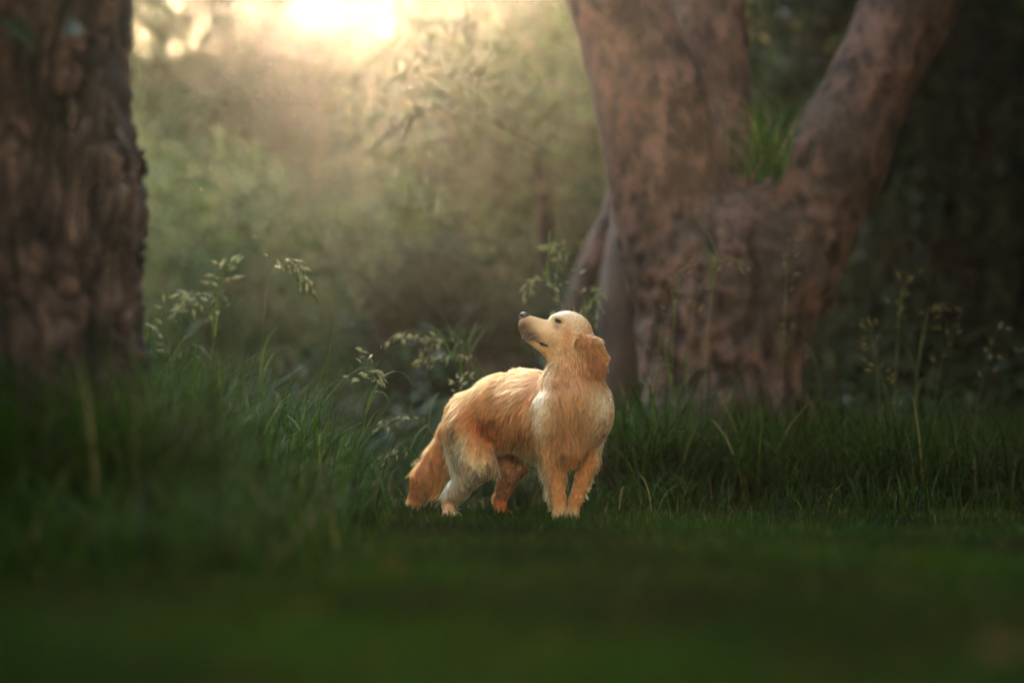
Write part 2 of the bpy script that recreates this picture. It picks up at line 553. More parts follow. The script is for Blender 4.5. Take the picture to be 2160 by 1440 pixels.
# ---- the wood beyond, one dark mass
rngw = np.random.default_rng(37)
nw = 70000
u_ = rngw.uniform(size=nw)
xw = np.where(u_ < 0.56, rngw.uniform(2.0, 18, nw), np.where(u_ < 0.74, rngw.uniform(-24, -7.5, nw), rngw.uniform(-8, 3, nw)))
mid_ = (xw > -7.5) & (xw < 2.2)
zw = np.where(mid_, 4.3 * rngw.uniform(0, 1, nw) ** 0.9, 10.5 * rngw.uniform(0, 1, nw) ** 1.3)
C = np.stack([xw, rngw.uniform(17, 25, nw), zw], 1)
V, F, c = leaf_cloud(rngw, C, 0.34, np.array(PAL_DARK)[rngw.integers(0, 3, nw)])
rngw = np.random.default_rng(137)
n2_ = 90000                                            # loose leaves added to soften the bright sky behind the crowns
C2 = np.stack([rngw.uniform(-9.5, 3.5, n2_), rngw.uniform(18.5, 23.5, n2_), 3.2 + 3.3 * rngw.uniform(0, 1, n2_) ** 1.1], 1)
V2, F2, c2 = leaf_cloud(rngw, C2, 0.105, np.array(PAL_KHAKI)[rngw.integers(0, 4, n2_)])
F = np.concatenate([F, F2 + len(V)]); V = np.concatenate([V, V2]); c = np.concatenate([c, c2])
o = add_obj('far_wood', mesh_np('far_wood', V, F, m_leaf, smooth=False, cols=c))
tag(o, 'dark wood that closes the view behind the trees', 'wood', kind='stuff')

# ---- unseen wood added all round to shut out sky, low behind for fill light
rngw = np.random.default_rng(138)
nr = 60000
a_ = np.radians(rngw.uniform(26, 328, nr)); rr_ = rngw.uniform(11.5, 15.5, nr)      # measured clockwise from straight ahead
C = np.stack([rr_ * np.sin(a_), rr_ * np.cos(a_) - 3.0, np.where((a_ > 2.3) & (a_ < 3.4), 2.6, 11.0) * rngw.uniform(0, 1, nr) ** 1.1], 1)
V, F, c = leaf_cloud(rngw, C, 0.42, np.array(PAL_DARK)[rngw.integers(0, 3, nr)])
o = add_obj('added_wood_ring', mesh_np('added_wood_ring', V, F, m_leaf, smooth=False, cols=c))
tag(o, 'dark unseen wood added round the clearing to shut out sky light', 'wood', kind='stuff')

# ---- unseen trees added beside and behind the camera to shade the near lawn
for (x, y, dx, seed, lab) in ((4.3, -4.6, -2.8, 48, 'unseen spreading tree added right of the camera to shade the near lawn'),
                              (-4.4, -5.2, 1.9, 49, 'unseen spreading tree added left of the camera to shade the near lawn'),
                              (2.4, -8.8, -2.2, 50, 'unseen spreading tree added behind the camera to shade the near lawn')):
    rng = np.random.default_rng(seed)
    r = empty('added_shade_tree', (x, y, 0))
    tag(r, lab, 'tree', 'unseen spreading trees added to shade the near lawn')
    V, F = branchy(rng, 6.0, 0.16, (dx * 0.3, 0), 8, 1.8, 0.6)
    add_obj('trunk', mesh_np('trunk', V, F, m_dark, cols=np.ones((len(V), 3))), r)
    cm = crown_mesh('crown', seed, (3.2, 2.9, 1.2) if dx < 0 else (2.7, 2.9, 1.2), 34000, 260, 0.40, 0.16, PAL_GREEN, 0.1)
    add_obj('crown', cm, r, (dx, 0.2, 5.9))

# ---- two thin stems left of the forked tree
def pole_tree(path_px, rad, label, seed):
    pth = np.array([P(*q) for q in path_px]); base = pth[0] * np.array([1, 1, 0])
    r = empty('slender_tree', base)
    tag(r, label, 'tree', 'slender trees beside the forked tree')
    t = np.linspace(0, 1, 14)
    q = np.stack([np.interp(t, np.linspace(0, 1, len(pth)), pth[:, i]) for i in range(3)], 1) - base
    q += np.random.default_rng(seed).normal(0, 0.012, q.shape)
    V, F = tube(q, np.interp(t, [0, 1], rad), 12)
    add_obj('trunk', mesh_np('trunk', V, F, m_dark if seed == 43 else m_bark, cols=np.ones((len(V), 3))), r)
    cm = crown_mesh('crown', seed, (1.1, 1.1, 0.8), 3500, 40, 0.25, 0.10, PAL_KHAKI, 0.2)
    add_obj('crown', cm, r, tuple(q[-1]))
pole_tree([(1178, 1000, 8.6), (1160, 620, 8.6), (1135, 360, 8.6), (1090, 240, 8.8)], (0.075, 0.035), 'thin reddish stem rising faintly behind the head of the dog', 41)
pole_tree([(1190, 1030, 4.2), (1215, 640, 4.3), (1300, 420, 4.5), (1400, 180, 4.8), (1500, -350, 5.3)], (0.075, 0.055), 'dark leaning stem that slants behind the left edge of the forked tree', 42)
pole_tree([(1300, 1040, 3.6), (1300, 640, 3.7), (1345, 380, 4.1), (1430, 50, 4.6), (1490, -350, 5.0)], (0.12, 0.08), 'dark trunk hard against the left edge of the forked tree', 43)

# ------------------------------------------------------------------ the forked tree
TY = 2.4
def Q(px, py, r_px, y=TY):
    return P(px, py, y), r_px * (y - CAM_Y) / FPX
def seg(p, q, k=0.12, **kw):
    return cone(p[0], q[0], p[1], q[1], k, **kw)
ft = [
    seg(Q(1525, 1080, 168), Q(1524, 700, 164), k=.15, n=0), seg(Q(1524, 700, 164), Q(1545, 580, 182), k=.15, n=0),
    seg(Q(1450, 560, 135), Q(1372, 200, 117), k=.10, n=1), seg(Q(1372, 200, 117), Q(1296, -20, 98), k=.05, n=1), seg(Q(1296, -20, 98), Q(1190, -420, 86), k=.05, n=1),
    seg(Q(1530, 520, 92, 2.75), Q(1510, 220, 78, 2.95), k=.03, n=2), seg(Q(1510, 220, 78, 2.95), Q(1497, -120, 76, 3.05), k=.02, n=2), seg(Q(1497, -120, 76, 3.05), Q(1530, -450, 68, 3.1), k=.02, n=2),
    seg(Q(1640, 580, 125), Q(1770, 320, 98), k=.10, n=3), seg(Q(1770, 320, 98), Q(1925, 0, 88), k=.12, n=3), seg(Q(1925, 0, 88), Q(2190, -400, 74), k=.12, n=3),
    # root flare
    seg(Q(1420, 900, 60, 2.25), Q(1382, 1085, 50, 2.1), k=.12, n=0), seg(Q(1510, 880, 70, 2.1), Q(1490, 1085, 55, 1.95), k=.12, n=0),
    seg(Q(1590, 880, 62, 2.12), Q(1600, 1085, 52, 2.0), k=.12, n=0), seg(Q(1665, 880, 50, 2.3), Q(1680, 1085, 42, 2.2), k=.12, n=0),
    # hollows between the swelling roots
    seg(Q(1612, 400, 22, 2.06), Q(1640, 900, 34, 1.95), k=.07, cut=True),
    seg(Q(1518, 630, 12, 1.99), Q(1532, 720, 20, 1.97), k=.03, cut=True),
    seg(Q(1462, 440, 9, 2.0), Q(1468, 500, 12, 1.99), k=.03, cut=True),
    seg(Q(1405, 640, 18, 2.0), Q(1440, 1000, 30, 1.94), k=.08, cut=True),
    seg(Q(1560, 700, 12, 1.96), Q(1565, 1000, 26, 1.92), k=.06, cut=True),
    seg(Q(1690, 760, 10, 2.1), Q(1665, 1000, 20, 2.0), k=.06, cut=True),
]
V, F = surface_nets(ft, 0.021, pad=0.06)
nr_ = sdf_grad(ft, V, 0.01)
dsp = np.empty(len(V)); rough = np.empty(len(V))
for i, p in enumerate(V):
    low = min(1.0, max(0.0, (1.5 - p[2]) / 1.0))
    a = mnoise.noise((p[0] * 3.2, p[1] * 3.2, p[2] * 1.6))
    b_ = mnoise.noise((p[0] * 13, p[1] * 13, p[2] * (9 - 6.5 * low)))
    c_ = mnoise.noise((p[0] * 30, p[1] * 30, p[2] * (24 - 16 * low) + 7))
    dsp[i] = 0.016 * a + (0.008 + 0.030 * low) * b_ + (0.004 + 0.012 * low) * c_
    rough[i] = b_ * (0.4 + low) + c_ * 0.5
V = V + nr_ * dsp[:, None]
tc_ = np.clip(1.0 + 0.55 * rough, 0.30, 1.7)[:, None] * np.ones(3)
forked = empty('forked_tree', P(1530, 1059, TY) * np.array([1, 1, 0]))
tag(forked, 'big reddish-brown tree that forks into three thick limbs behind the dog', 'tree')
ctr = V[F].mean(1)
main = [p for p in ft if not p.get('cut')]
near = np.argmin(np.stack([prim_d(p, ctr) for p in main], 1), 1)
which = np.array([p['n'] for p in main])[near]
for n_, nm in ((0, 'trunk'), (1, 'limb'), (2, 'limb'), (3, 'limb')):
    f = F[which == n_]
    used = np.unique(f); rem = np.zeros(len(V), int); rem[used] = np.arange(len(used))
    o = add_obj(nm, mesh_np(nm, V[used], rem[f], m_bark, cols=tc_[used]), forked)
    o.location = -forked.location
    lab = {1: 'broad pale left limb', 2: 'straight middle limb', 3: 'dark right limb leaning outward'}.get(n_)
    if lab: o['label'] = lab
cm = crown_mesh('crown', 51, (3.6, 3.4, 1.7), 26000, 190, 0.42, 0.16, PAL_GREEN, 0.15)
o = add_obj('crown', cm, forked, (2.5, 1.4, 5.4))

# tuft of grass and rotten wood in the fork
def blades(rng, X, h, w, lean, nseg=4, bend=0.8, az=None):
    n = len(X)
    a = rng.uniform(0, 2 * math.pi, n) if az is None else az
    d = np.stack([np.cos(a), np.sin(a), np.zeros(n)], 1)
    sd = np.stack([-np.sin(a), np.cos(a), np.zeros(n)], 1)
    tw = rng.uniform(-0.6, 0.6, n)[:, None]
    sd = unit(sd + d * tw)
    s = np.linspace(0, 1, nseg + 1)
    th0 = lean * rng.uniform(0.3, 1.3, n); bd = bend * rng.uniform(0.3, 1.5, n)
    pos = X.copy(); L = []
    for i, si in enumerate(s):
        L.append(pos.copy())
        th = th0 + bd * si ** 1.4
        pos = pos + (d * np.sin(th)[:, None] + UPV * np.cos(th)[:, None]) * (h / nseg)[:, None]
    Vv = []
    for i in range(nseg):
        ww = (w * (1 - 0.75 * s[i] ** 2))[:, None] * 0.5
        Vv += [L[i] - sd * ww, L[i] + sd * ww]
    Vv.append(L[nseg])
    m = 2 * nseg + 1
    Vv = np.stack(Vv, 1).reshape(-1, 3)
    b0 = np.arange(n)[:, None] * m
    T = []
    for i in range(nseg - 1):
        q = 2 * i
        T += [b0 + np.array([q, q + 1, q + 3]), b0 + np.array([q, q + 3, q + 2])]
    q = 2 * (nseg - 1)
    T.append(b0 + np.array([q, q + 1, q + 2]))
    return Vv, np.concatenate(T), m
UPV = np.array([0, 0, 1.0])

def grass_obj(name, rng, X, h, w, lean, col, nseg=4, bend=0.8, jitter=0.2, yellow=0.06, patch=False):
    V, T, m = blades(rng, X, h, w, lean, nseg, bend)
    n = len(X)
    c = np.asarray(col) * rng.normal(1, jitter, (n, 1)).clip(0.3, 2) * (1 + rng.normal(0, .08, (n, 3)))
    dry = rng.uniform(size=n) < yellow
    if patch:
        p_ = noise3(X, 2.6, 5); q_ = noise3(X, 9.0, 6)
        c = c * (1 + 0.30 * p_[:, :1] + 0.22 * q_[:, :1]).clip(0.3, 2.0)
        c[:, 0] *= (1 + 0.22 * q_[:, 1] + 0.15 * p_[:, 1]).clip(0.5, 1.8)
    c[dry] = np.array([0.16, 0.13, 0.05]) * rng.uniform(0.5, 1.2, (dry.sum(), 1))
    return add_obj(name, mesh_np(name, V, T, m_grass, smooth=True, cols=np.repeat(np.clip(c, .004, .5), m, axis=0)))

rngt = np.random.default_rng(61)
n = 150
fork = P(1612, 362, 2.22)
X = fork + np.stack([rngt.normal(0.0, 0.07, n), rngt.normal(0, 0.09, n), rngt.uniform(-0.05, 0.03, n)], 1)
tuft = grass_obj('grass_tuft', rngt, X, 0.14 + 0.50 * rngt.uniform(0, 1, n) ** 1.6, rngt.uniform(0.004, 0.011, n), 0.42, (0.034, 0.088, 0.012), bend=1.5, yellow=0.14, jitter=0.4)
tag(tuft, 'bright green grass tuft growing in the fork of the big tree', 'grass tuft')

# ------------------------------------------------------------------ the plated trunk at left
LY = -1.7
def QL(px, py, r_px, y=LY): return P(px, py, y), r_px * (y - CAM_Y) / FPX
lt = [seg(QL(-26, 1230, 322), QL(-16, 850, 296), k=.1), seg(QL(-16, 850, 296), QL(-14, 450, 282), k=.1), seg(QL(-14, 450, 282), QL(-28, -60, 274), k=.1), seg(QL(-28, -60, 274), QL(-60, -700, 255), k=.1),
      seg(QL(195, 900, 60, -1.75), QL(245, 1215, 64, -1.8), k=.12), seg(QL(60, 900, 70, -2.0), QL(80, 1215, 70, -2.1), k=.12)]
V, F = surface_nets(lt, 0.013, pad=0.05)
nr_ = sdf_grad(lt, V, 0.01)
dsp = np.empty(len(V)); pl = np.empty(len(V)); tone = np.empty(len(V))
for i, p in enumerate(V):
    w1 = mnoise.noise((p[0] * 6, p[1] * 6, p[2] * 4)) * 0.5
    n1 = mnoise.noise((p[0] * 21 + w1, p[1] * 21 + w1, p[2] * 4.5 + 2 * w1))
    n2 = mnoise.noise((p[0] * 16 + 9, p[1] * 16, p[2] * 15 + w1 * 3))
    n3 = mnoise.noise((p[0] * 38, p[1] * 38, p[2] * 11))
    e = min(1.0, abs(n1) * 4.5) * (0.45 + 0.55 * min(1.0, abs(n2) * 5.0))
    t = mnoise.noise((p[0] * 7 + 4, p[1] * 7, p[2] * 3.5)) + 0.5 * n3
    pl[i] = e; tone[i] = t
    dsp[i] = 0.034 * e * (0.8 + 0.8 * t) + 0.02 * mnoise.noise((p[0] * 4, p[1] * 4, p[2] * 1.5)) + 0.006 * n3
V = V + nr_ * dsp[:, None]
tcl = (0.22 + 0.80 * np.clip(pl * 1.2, 0, 1) * (1.0 + 0.9 * tone)).clip(0.15, 1.8)[:, None] * np.ones(3)
plated = empty('plated_tree', P(-15, 1200, LY) * np.array([1, 1, 0]))
tag(plated, 'thick trunk with rough plated bark at the left edge', 'tree')
o = add_obj('trunk', mesh_np('trunk', V, F, m_plate, cols=tcl), plated); o.location = -plated.location
cm = crown_mesh('crown', 52, (2.9, 3.0, 1.5), 20000, 150, 0.40, 0.16, PAL_GREEN, 0.15)
add_obj('crown', cm, plated, (-2.1, -0.2, 4.9))

# ------------------------------------------------------------------ lawn and long grass
rngl = np.random.default_rng(71)
def scatter(n, ylo, yhi, extra, p=1.0):
    y = ylo + (yhi - ylo) * rngl.uniform(size=n) ** p
    half = (y - CAM_Y) * 0.218 + extra
    return np.stack([rngl.uniform(-1, 1, n) * half, y, np.zeros(n)], 1)
def on_ground(X):
    X[:, 2] = ground_z(X[:, 0], X[:, 1]) - 0.004
    return X
LG = (0.015, 0.031, 0.0035)
parts_ = [scatter(66000, -1.1, 1.0, 0.5), scatter(62000, -3.6, -1.1, 0.4), scatter(36000, -6.5, -3.6, 0.4)]
X = on_ground(np.concatenate(parts_))

hh = rngl.uniform(0.020, 0.052, len(X)) * np.where(rngl.uniform(size=len(X)) < 0.03, 1.8, 1.0) * (1 + 0.35 * noise3(X, 7.0, 8)[:, 0]).clip(0.4, 1.8)
lawn = grass_obj('lawn_grass', rngl, X, hh, rngl.uniform(0.0022, 0.0042, len(X)), 0.45, LG, nseg=2, bend=0.9, jitter=0.34, yellow=0.03, patch=True)
tag(lawn, 'short mown lawn grass under the dog', 'lawn', kind='stuff')

def bank(name, label, regions, col, seed, yellow=0.05):
    rng = np.random.default_rng(seed)
    Xs, hs = [], []
    for (n, x0, x1, y0, y1, h0, h1) in regions:
        k = max(3, n // 45)
        cx = np.stack([rng.uniform(x0, x1, k), rng.uniform(y0, y1, k)], 1)
        i = rng.integers(0, k, n)
        xy = cx[i] + rng.normal(0, 0.075, (n, 2))
        ch = rng.uniform(h0, h1, k)[i]
        Xs.append(np.concatenate([xy, np.zeros((n, 1))], 1)); hs.append(ch * rng.uniform(0.55, 1.15, n))
    X = on_ground(np.concatenate(Xs)); h = np.concatenate(hs)
    o = grass_obj(name, rng, X, h, rng.uniform(0.004, 0.011, len(X)), 0.34, col, nseg=5, bend=1.35, jitter=0.38, yellow=yellow)
    tag(o, label, 'long grass', kind='stuff')
bank('long_grass', 'long dark grass along the foot of the forked tree', [
    (4200, 0.38, 1.3, 1.1, 2.3, 0.36, 0.66), (4400, 1.2, 2.6, 1.0, 2.4, 0.28, 0.60), (3400, 2.4, 4.2, 0.9, 3.0, 0.30, 0.6), (2600, 0.2, 3.5, 2.4, 4.2, 0.4, 0.7),
    (2600, 0.3, 3.6, 0.55, 1.15, 0.08, 0.26)], (0.016, 0.036, 0.006), 81, 0.03)
bank('long_grass', 'long grass growing thick around the plated trunk', [
    (8200, -2.3, -0.95, -2.5, -0.8, 0.42, 0.74), (3200, -1.3, -0.60, -2.0, -0.5, 0.22, 0.46), (4200, -2.6, -0.95, -0.6, 1.4, 0.50, 0.95), (2400, -1.25, -0.70, -0.3, 1.3, 0.30, 0.68),
    (2600, -1.7, -0.55, -3.4, -2.3, 0.14, 0.34)], (0.019, 0.044, 0.006), 82, 0.03)
bank('long_grass', 'sparse shaded grass behind the dog and its tail', [
    (700, -0.6, 0.4, 1.2, 2.4, 0.22, 0.45), (2400, -2.6, 0.6, 2.4, 5.5, 0.25, 0.55), (700, -0.9, 0.4, 0.8, 1.3, 0.06, 0.16)], (0.020, 0.032, 0.009), 83, 0.08)

# undergrowth between the long grass and the shrubs
rngu = np.random.default_rng(91)
n = 26000
C = np.stack([rngu.uniform(-7, 7.5, n), rngu.uniform(4.0, 11.5, n), np.abs(rngu.normal(0, 0.36, n))], 1)
V, F, c = leaf_cloud(rngu, C, 0.10, np.array(PAL_DARK)[rngu.integers(0, 3, n)])
o = add_obj('undergrowth', mesh_np('undergrowth', V, F, m_leaf, smooth=False, cols=c))
tag(o, 'low dark undergrowth in the shade behind the long grass', 'undergrowth', kind='stuff')

# ------------------------------------------------------------------ seeding grass stalks, one by one
def make_stalk(path, n_seed, seed, head_frac=0.48, husk=0.016, leafs=3, col=(0.14, 0.16, 0.075)):
    """path: world points base -> tip; returns meshes relative to the base"""
    rng = np.random.default_rng(seed)
    pth = np.array(path, float); base = pth[0] * np.array([1, 1, 0])
    t = np.linspace(0, 1, 18); u = np.linspace(0, 1, len(pth))
    # smooth the polyline
    q = np.stack([np.interp(t, u, pth[:, i]) for i in range(3)], 1)
    for _ in range(4): q[1:-1] = 0.25 * q[:-2] + 0.5 * q[1:-1] + 0.25 * q[2:]
    q = q - base
    V, F = tube(q, np.linspace(0.0030, 0.0010, 18), 5)
    stem = mesh_np('stem', V, F, m_grass, cols=np.tile((0.10, 0.13, 0.055), (len(V), 1)))
    # spikelets hang on short threads along the last part
    Vs, Fs, off = [], [], 0
    for k in range(n_seed):
        s = 1 - head_frac * (1 - k / max(1, n_seed - 1))
        p0 = np.array([np.interp(s, t, q[:, i]) for i in range(3)])
        tg = unit(np.array([np.interp(min(1, s + .06), t, q[:, i]) for i in range(3)]) - np.array([np.interp(max(0, s - .06), t, q[:, i]) for i in range(3)]))
        d = unit(np.array([rng.normal(0, 1), rng.normal(0, 1), -0.2]) + tg * 0.6)
        L = rng.uniform(0.008, 0.05)
        p1 = p0 + d * L + np.array([0, 0, -0.012])
        ax = unit(d * 0.55 + tg * 0.55 + np.array([0, 0, -0.45]) + rng.normal(0, .22, 3))
        hl = husk * rng.uniform(0.7, 1.75)
        sd = unit(np.cross(ax, rng.normal(size=3))); s2 = np.cross(ax, sd)
        wv = hl * 0.19
        mid = p1 + ax * hl * 0.5
        v = [p0, p0 + sd * .0006, p1, p1 + sd * .0006, mid + sd * wv, mid + s2 * wv, mid - sd * wv, mid - s2 * wv, p1 + ax * hl * 1.3]
        f = [(0, 1, 3), (0, 3, 2)] + [(2, 4 + j, 4 + (j + 1) % 4) for j in range(4)] + [(8, 4 + (j + 1) % 4, 4 + j) for j in range(4)]
        Vs += v; Fs += [tuple(x + off for x in ff_) for ff_ in f]; off += 9
    Vs = np.array(Vs)
    cc_ = np.repeat(np.array(col) * rng.normal(1, .18, (n_seed, 1)).clip(.5, 1.6), 9, axis=0)
    head = mesh_np('seed_head', Vs, np.array(Fs), m_seed, smooth=False, cols=cc_)
    lv = []
    for k in range(leafs):
        s = rng.uniform(0.15, 0.6)
        p0 = np.array([[np.interp(s, t, q[:, i]) for i in range(3)]])
        Vb, Tb, m = blades(rng, p0, np.array([rng.uniform(0.18, 0.36)]), np.array([0.010]), 0.5, 7, 1.7)
        lv.append(mesh_np('leaf', Vb, Tb, m_grass, cols=np.tile((0.055, 0.085, 0.025), (len(Vb), 1))))
    return base, stem, head, lv

stalks = [
    # path in photo pixels with depth, spikelets, husk, label
    ([(1075, 1010, 1.3), (1020, 860, 1.3), (930, 720, 1.25), (870, 690, 1.2), (830, 705, 1.2)], 22, .022, 'seeding stalk reaching farthest left behind the back of the dog'),
    ([(1090, 1010, 1.4), (1030, 790, 1.4), (990, 735, 1.35), (930, 745, 1.3), (880, 755, 1.3)], 20, .022, 'seeding stalk bowed left with its lowest husks over the back of the dog'),
    ([(1060, 1010, 1.5), (1020, 800, 1.5), (960, 715, 1.5), (910, 700, 1.5), (900, 735, 1.5)], 14, .02, 'seeding stalk curled between the two bowed stalks behind the dog'),
    ([(1000, 1020, 1.1), (985, 900, 1.1), (965, 810, 1.1), (975, 790, 1.1)], 10, .02, 'short seeding stalk just above the rump of the dog'),
    ([(960, 1030, 0.9), (930, 930, 0.9), (880, 875, 0.9), (830, 868, 0.9), (808, 895, 0.9)], 16, .018, 'seeding stalk arched to the left over the tail of the dog'),
    ([(900, 1040, 0.8), (880, 960, 0.8), (850, 935, 0.8), (808, 955, 0.8)], 9, .017, 'low seeding stalk bent down beside the tail of the dog'),
    ([(1215, 1030, 1.6), (1225, 760, 1.6), (1205, 580, 1.6), (1175, 512, 1.6), (1160, 510, 1.6)], 20, .022, 'tallest seeding stalk above the head of the dog'),
    ([(1230, 1030, 1.5), (1215, 700, 1.5), (1160, 590, 1.5), (1130, 575, 1.5), (1112, 610, 1.5)], 16, .022, 'seeding stalk drooping left above the muzzle of the dog'),
    ([(1240, 1030, 1.7), (1225, 700, 1.7), (1245, 600, 1.7), (1262, 600, 1.7), (1258, 660, 1.7)], 14, .02, 'seeding stalk drooping right behind the head of the dog'),
    ([(1200, 1030, 1.4), (1210, 800, 1.4), (1195, 640, 1.4), (1180, 580, 1.4)], 10, .02, 'straight seeding stalk half hidden behind the forehead of the dog'),
    ([(1420, 1040, 1.7), (1415, 760, 1.7), (1430, 600, 1.7), (1448, 545, 1.7)], 16, .02, 'straight seeding stalk in front of the left of the forked trunk'),
    ([(1440, 1040, 1.8), (1450, 760, 1.8), (1470, 610, 1.8), (1490, 595, 1.8)], 10, .02, 'seeding stalk with a pale tip in front of the forked trunk'),
    ([(1480, 1040, 1.7), (1490, 700, 1.7), (1510, 560, 1.7), (1540, 535, 1.7), (1565, 555, 1.7)], 12, .02, 'seeding stalk bent right in front of the middle of the forked trunk'),
    ([(1380, 1040, 1.6), (1385, 800, 1.6), (1395, 680, 1.6)], 9, .02, 'short seeding stalk at the left foot of the forked trunk'),
    ([(1640, 1040, 1.7), (1655, 700, 1.7), (1660, 540, 1.7), (1672, 505, 1.7)], 9, .02, 'thin seeding stalk in front of the groove of the forked trunk'),
    ([(1760, 1040, 1.9), (1725, 760, 1.9), (1660, 680, 1.9)], 6, .02, 'stalk slanting left over the right side of the forked trunk'),
    ([(1880, 1040, 1.8), (1890, 760, 1.8), (1900, 620, 1.8), (1920, 567, 1.8)], 14, .02, 'tallest yellowish seeding stalk in the dark right of the forked tree'),
    ([(1850, 1040, 1.7), (1855, 800, 1.7), (1835, 690, 1.7), (1830, 680, 1.7)], 12, .02, 'yellowish seeding stalk nearest the forked tree at right'),
    ([(1920, 1040, 1.8), (1935, 760, 1.8), (1960, 640, 1.8), (2005, 640, 1.8)], 14, .02, 'yellowish seeding stalk bent to the right in the dark'),
    ([(1960, 1040, 1.9), (1975, 800, 1.9), (2015, 680, 1.9)], 10, .02, 'yellowish seeding stalk farthest right but one'),
    ([(2040, 1040, 1.9), (2070, 800, 1.9), (2105, 690, 1.9)], 7, .02, 'lone seeding stalk nearest the right edge'),
    ([(1900, 1040, 1.6), (1880, 860, 1.6), (1850, 760, 1.6)], 10, .02, 'short yellowish seeding stalk low in the dark at right'),
    ([(525, 1120, -0.6), (550, 800, -0.6), (556, 600, -0.6), (585, 530, -0.6), (625, 545, -0.6), (648, 590, -0.6)], 26, .026, 'blurred seeding stalk with a bold drooping head right of the plated trunk'),
    ([(400, 1130, -0.9), (440, 800, -0.9), (460, 600, -0.9), (475, 545, -0.9)], 16, .026, 'blurred upright seeding stalk left of the bold drooping one'),
    ([(480, 1130, -0.8), (470, 800, -0.8), (440, 640, -0.8), (405, 605, -0.8), (390, 625, -0.8)], 16, .026, 'blurred seeding stalk bent left beside the plated trunk'),
    ([(360, 1140, -0.9), (370, 850, -0.9), (350, 680, -0.9), (345, 640, -0.9)], 10, .024, 'blurred seeding stalk close to the edge of the plated trunk'),
    ([(600, 1110, -0.3), (640, 900, -0.3), (720, 800, -0.3), (775, 765, -0.3), (800, 790, -0.3)], 14, .02, 'blurred stalk leaning right in the gap left of the dog'),
    ([(700, 1110, -0.2), (770, 900, -0.2), (790, 760, -0.2), (770, 730, -0.2)], 10, .02, 'blurred upright stalk in the gap left of the dog'),
]
YEL = (0.17, 0.16, 0.045)
for i, (pth, ns, hk, lab) in enumerate(stalks):
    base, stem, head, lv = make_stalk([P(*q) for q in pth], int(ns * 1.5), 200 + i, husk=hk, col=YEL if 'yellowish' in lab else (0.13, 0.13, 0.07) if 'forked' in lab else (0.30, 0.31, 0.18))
    r = empty('grass_stalk', base)
    tag(r, lab, 'grass stalk', 'seeding grass stalks around the clearing')
    add_obj('stem', stem, r); add_obj('seed_head', head, r)['kind'] = 'stuff'
    for l in lv: add_obj('leaf', l, r)

# ------------------------------------------------------------------ fallen leaves on the grass
m_dry = leaf_material('dry_leaf', 0.3, 0.7)
for i, (px, py, s, lab) in enumerate((
        (830, 1197, 0.05, 'brown fallen leaf on the lawn below the tail of the dog'),
        (715, 1205, 0.04, 'brown fallen leaf at the edge of the long grass'),
        (2110, 1365, 0.03, 'orange fallen leaf in the bottom right corner of the lawn'),
        (640, 1300, 0.04, 'small fallen leaf low on the lawn at left'))):
    d = 0.33 * FPX / (py - 904.0)
    c0 = P(px, py, d + CAM_Y)
    rng = np.random.default_rng(300 + i)
    a = np.linspace(-1, 1, 7)
    wv = 0.5 * np.sqrt(np.clip(1 - np.abs(a) ** 1.7, 0, 1))
    curl = 0.18 * a ** 2
    Vl = np.concatenate([np.stack([a, -wv, curl + .15 * wv], 1), np.stack([a, 0 * a, curl], 1), np.stack([a, wv, curl + .15 * wv], 1)]) * s
    ii = np.arange(6)
    Fl = np.concatenate([np.stack([k + ii, k + ii + 1, k + ii + 8, k + ii + 7], 1) for k in (0, 7)])
    o = add_obj('fallen_leaf', mesh_np('fallen_leaf', Vl, Fl, m_dry, cols=np.tile((0.11, 0.055, 0.022), (len(Vl), 1))), loc=tuple(c0))
    o.rotation_euler = (rng.uniform(0.3, .9), rng.uniform(-.4, .4), rng.uniform(0, 6))
    tag(o, lab, 'leaf', 'fallen leaves on the lawn')

# ------------------------------------------------------------------ air
m_haze, nt, out = nodes_of('haze')
pv = N(nt, 'ShaderNodeVolumePrincipled')
pv.inputs['Color'].default_value = (0.96, 0.88, 0.76, 1)
pv.inputs['Density'].default_value = HAZE
pv.inputs['Anisotropy'].default_value = HAZE_G
nt.links.new(pv.outputs[0], out.inputs['Volume'])
x0, x1, y0, y1, z0, z1 = -450, 450, -450, 450, -1.0, 13.5
Vh = np.array([(x, y, z) for x in (x0, x1) for y in (y0, y1) for z in (z0, z1)], float)
Fh = np.array([(0, 1, 3, 2), (4, 6, 7, 5), (0, 4, 5, 1), (2, 3, 7, 6), (0, 2, 6, 4), (1, 5, 7, 3)])
hz = add_obj('haze', mesh_np('haze', Vh, Fh, m_haze, smooth=False))
tag(hz, 'warm hazy air lit by the low sun over the shrubs', 'haze', kind='stuff')
# ------------------------------------------------------------------ the dog
rngd = np.random.default_rng(7)
UP = np.array([0, 0, 1.0])
HEAD_F = unit([0.68, -0.73, 0]); BACK = -HEAD_F; RIGHT = unit([-0.73, -0.68, 0]); DOWN = -UP
GOLD = np.array([0.54, 0.146, 0.033]); DARK = np.array([0.46, 0.095, 0.014]); MID = np.array([0.63, 0.230, 0.074])
CREAM = np.array([0.84, 0.51, 0.28]); PALE = np.array([0.89, 0.65, 0.42])

hp = math.radians(20); hy = math.radians(9)
hu = np.array([-math.cos(hp) * math.cos(hy), -math.cos(hp) * math.sin(hy), math.sin(hp)])
hw = unit(np.cross(UP, hu)); hv = np.cross(hu, hw)      # hw: the dog's own left, towards the camera
HC = P(1204, 699, 0.06)
HA = np.stack([hu, hv, hw])
def H(u, v, w=0.0): return HC + hu * u + hv * v + hw * w

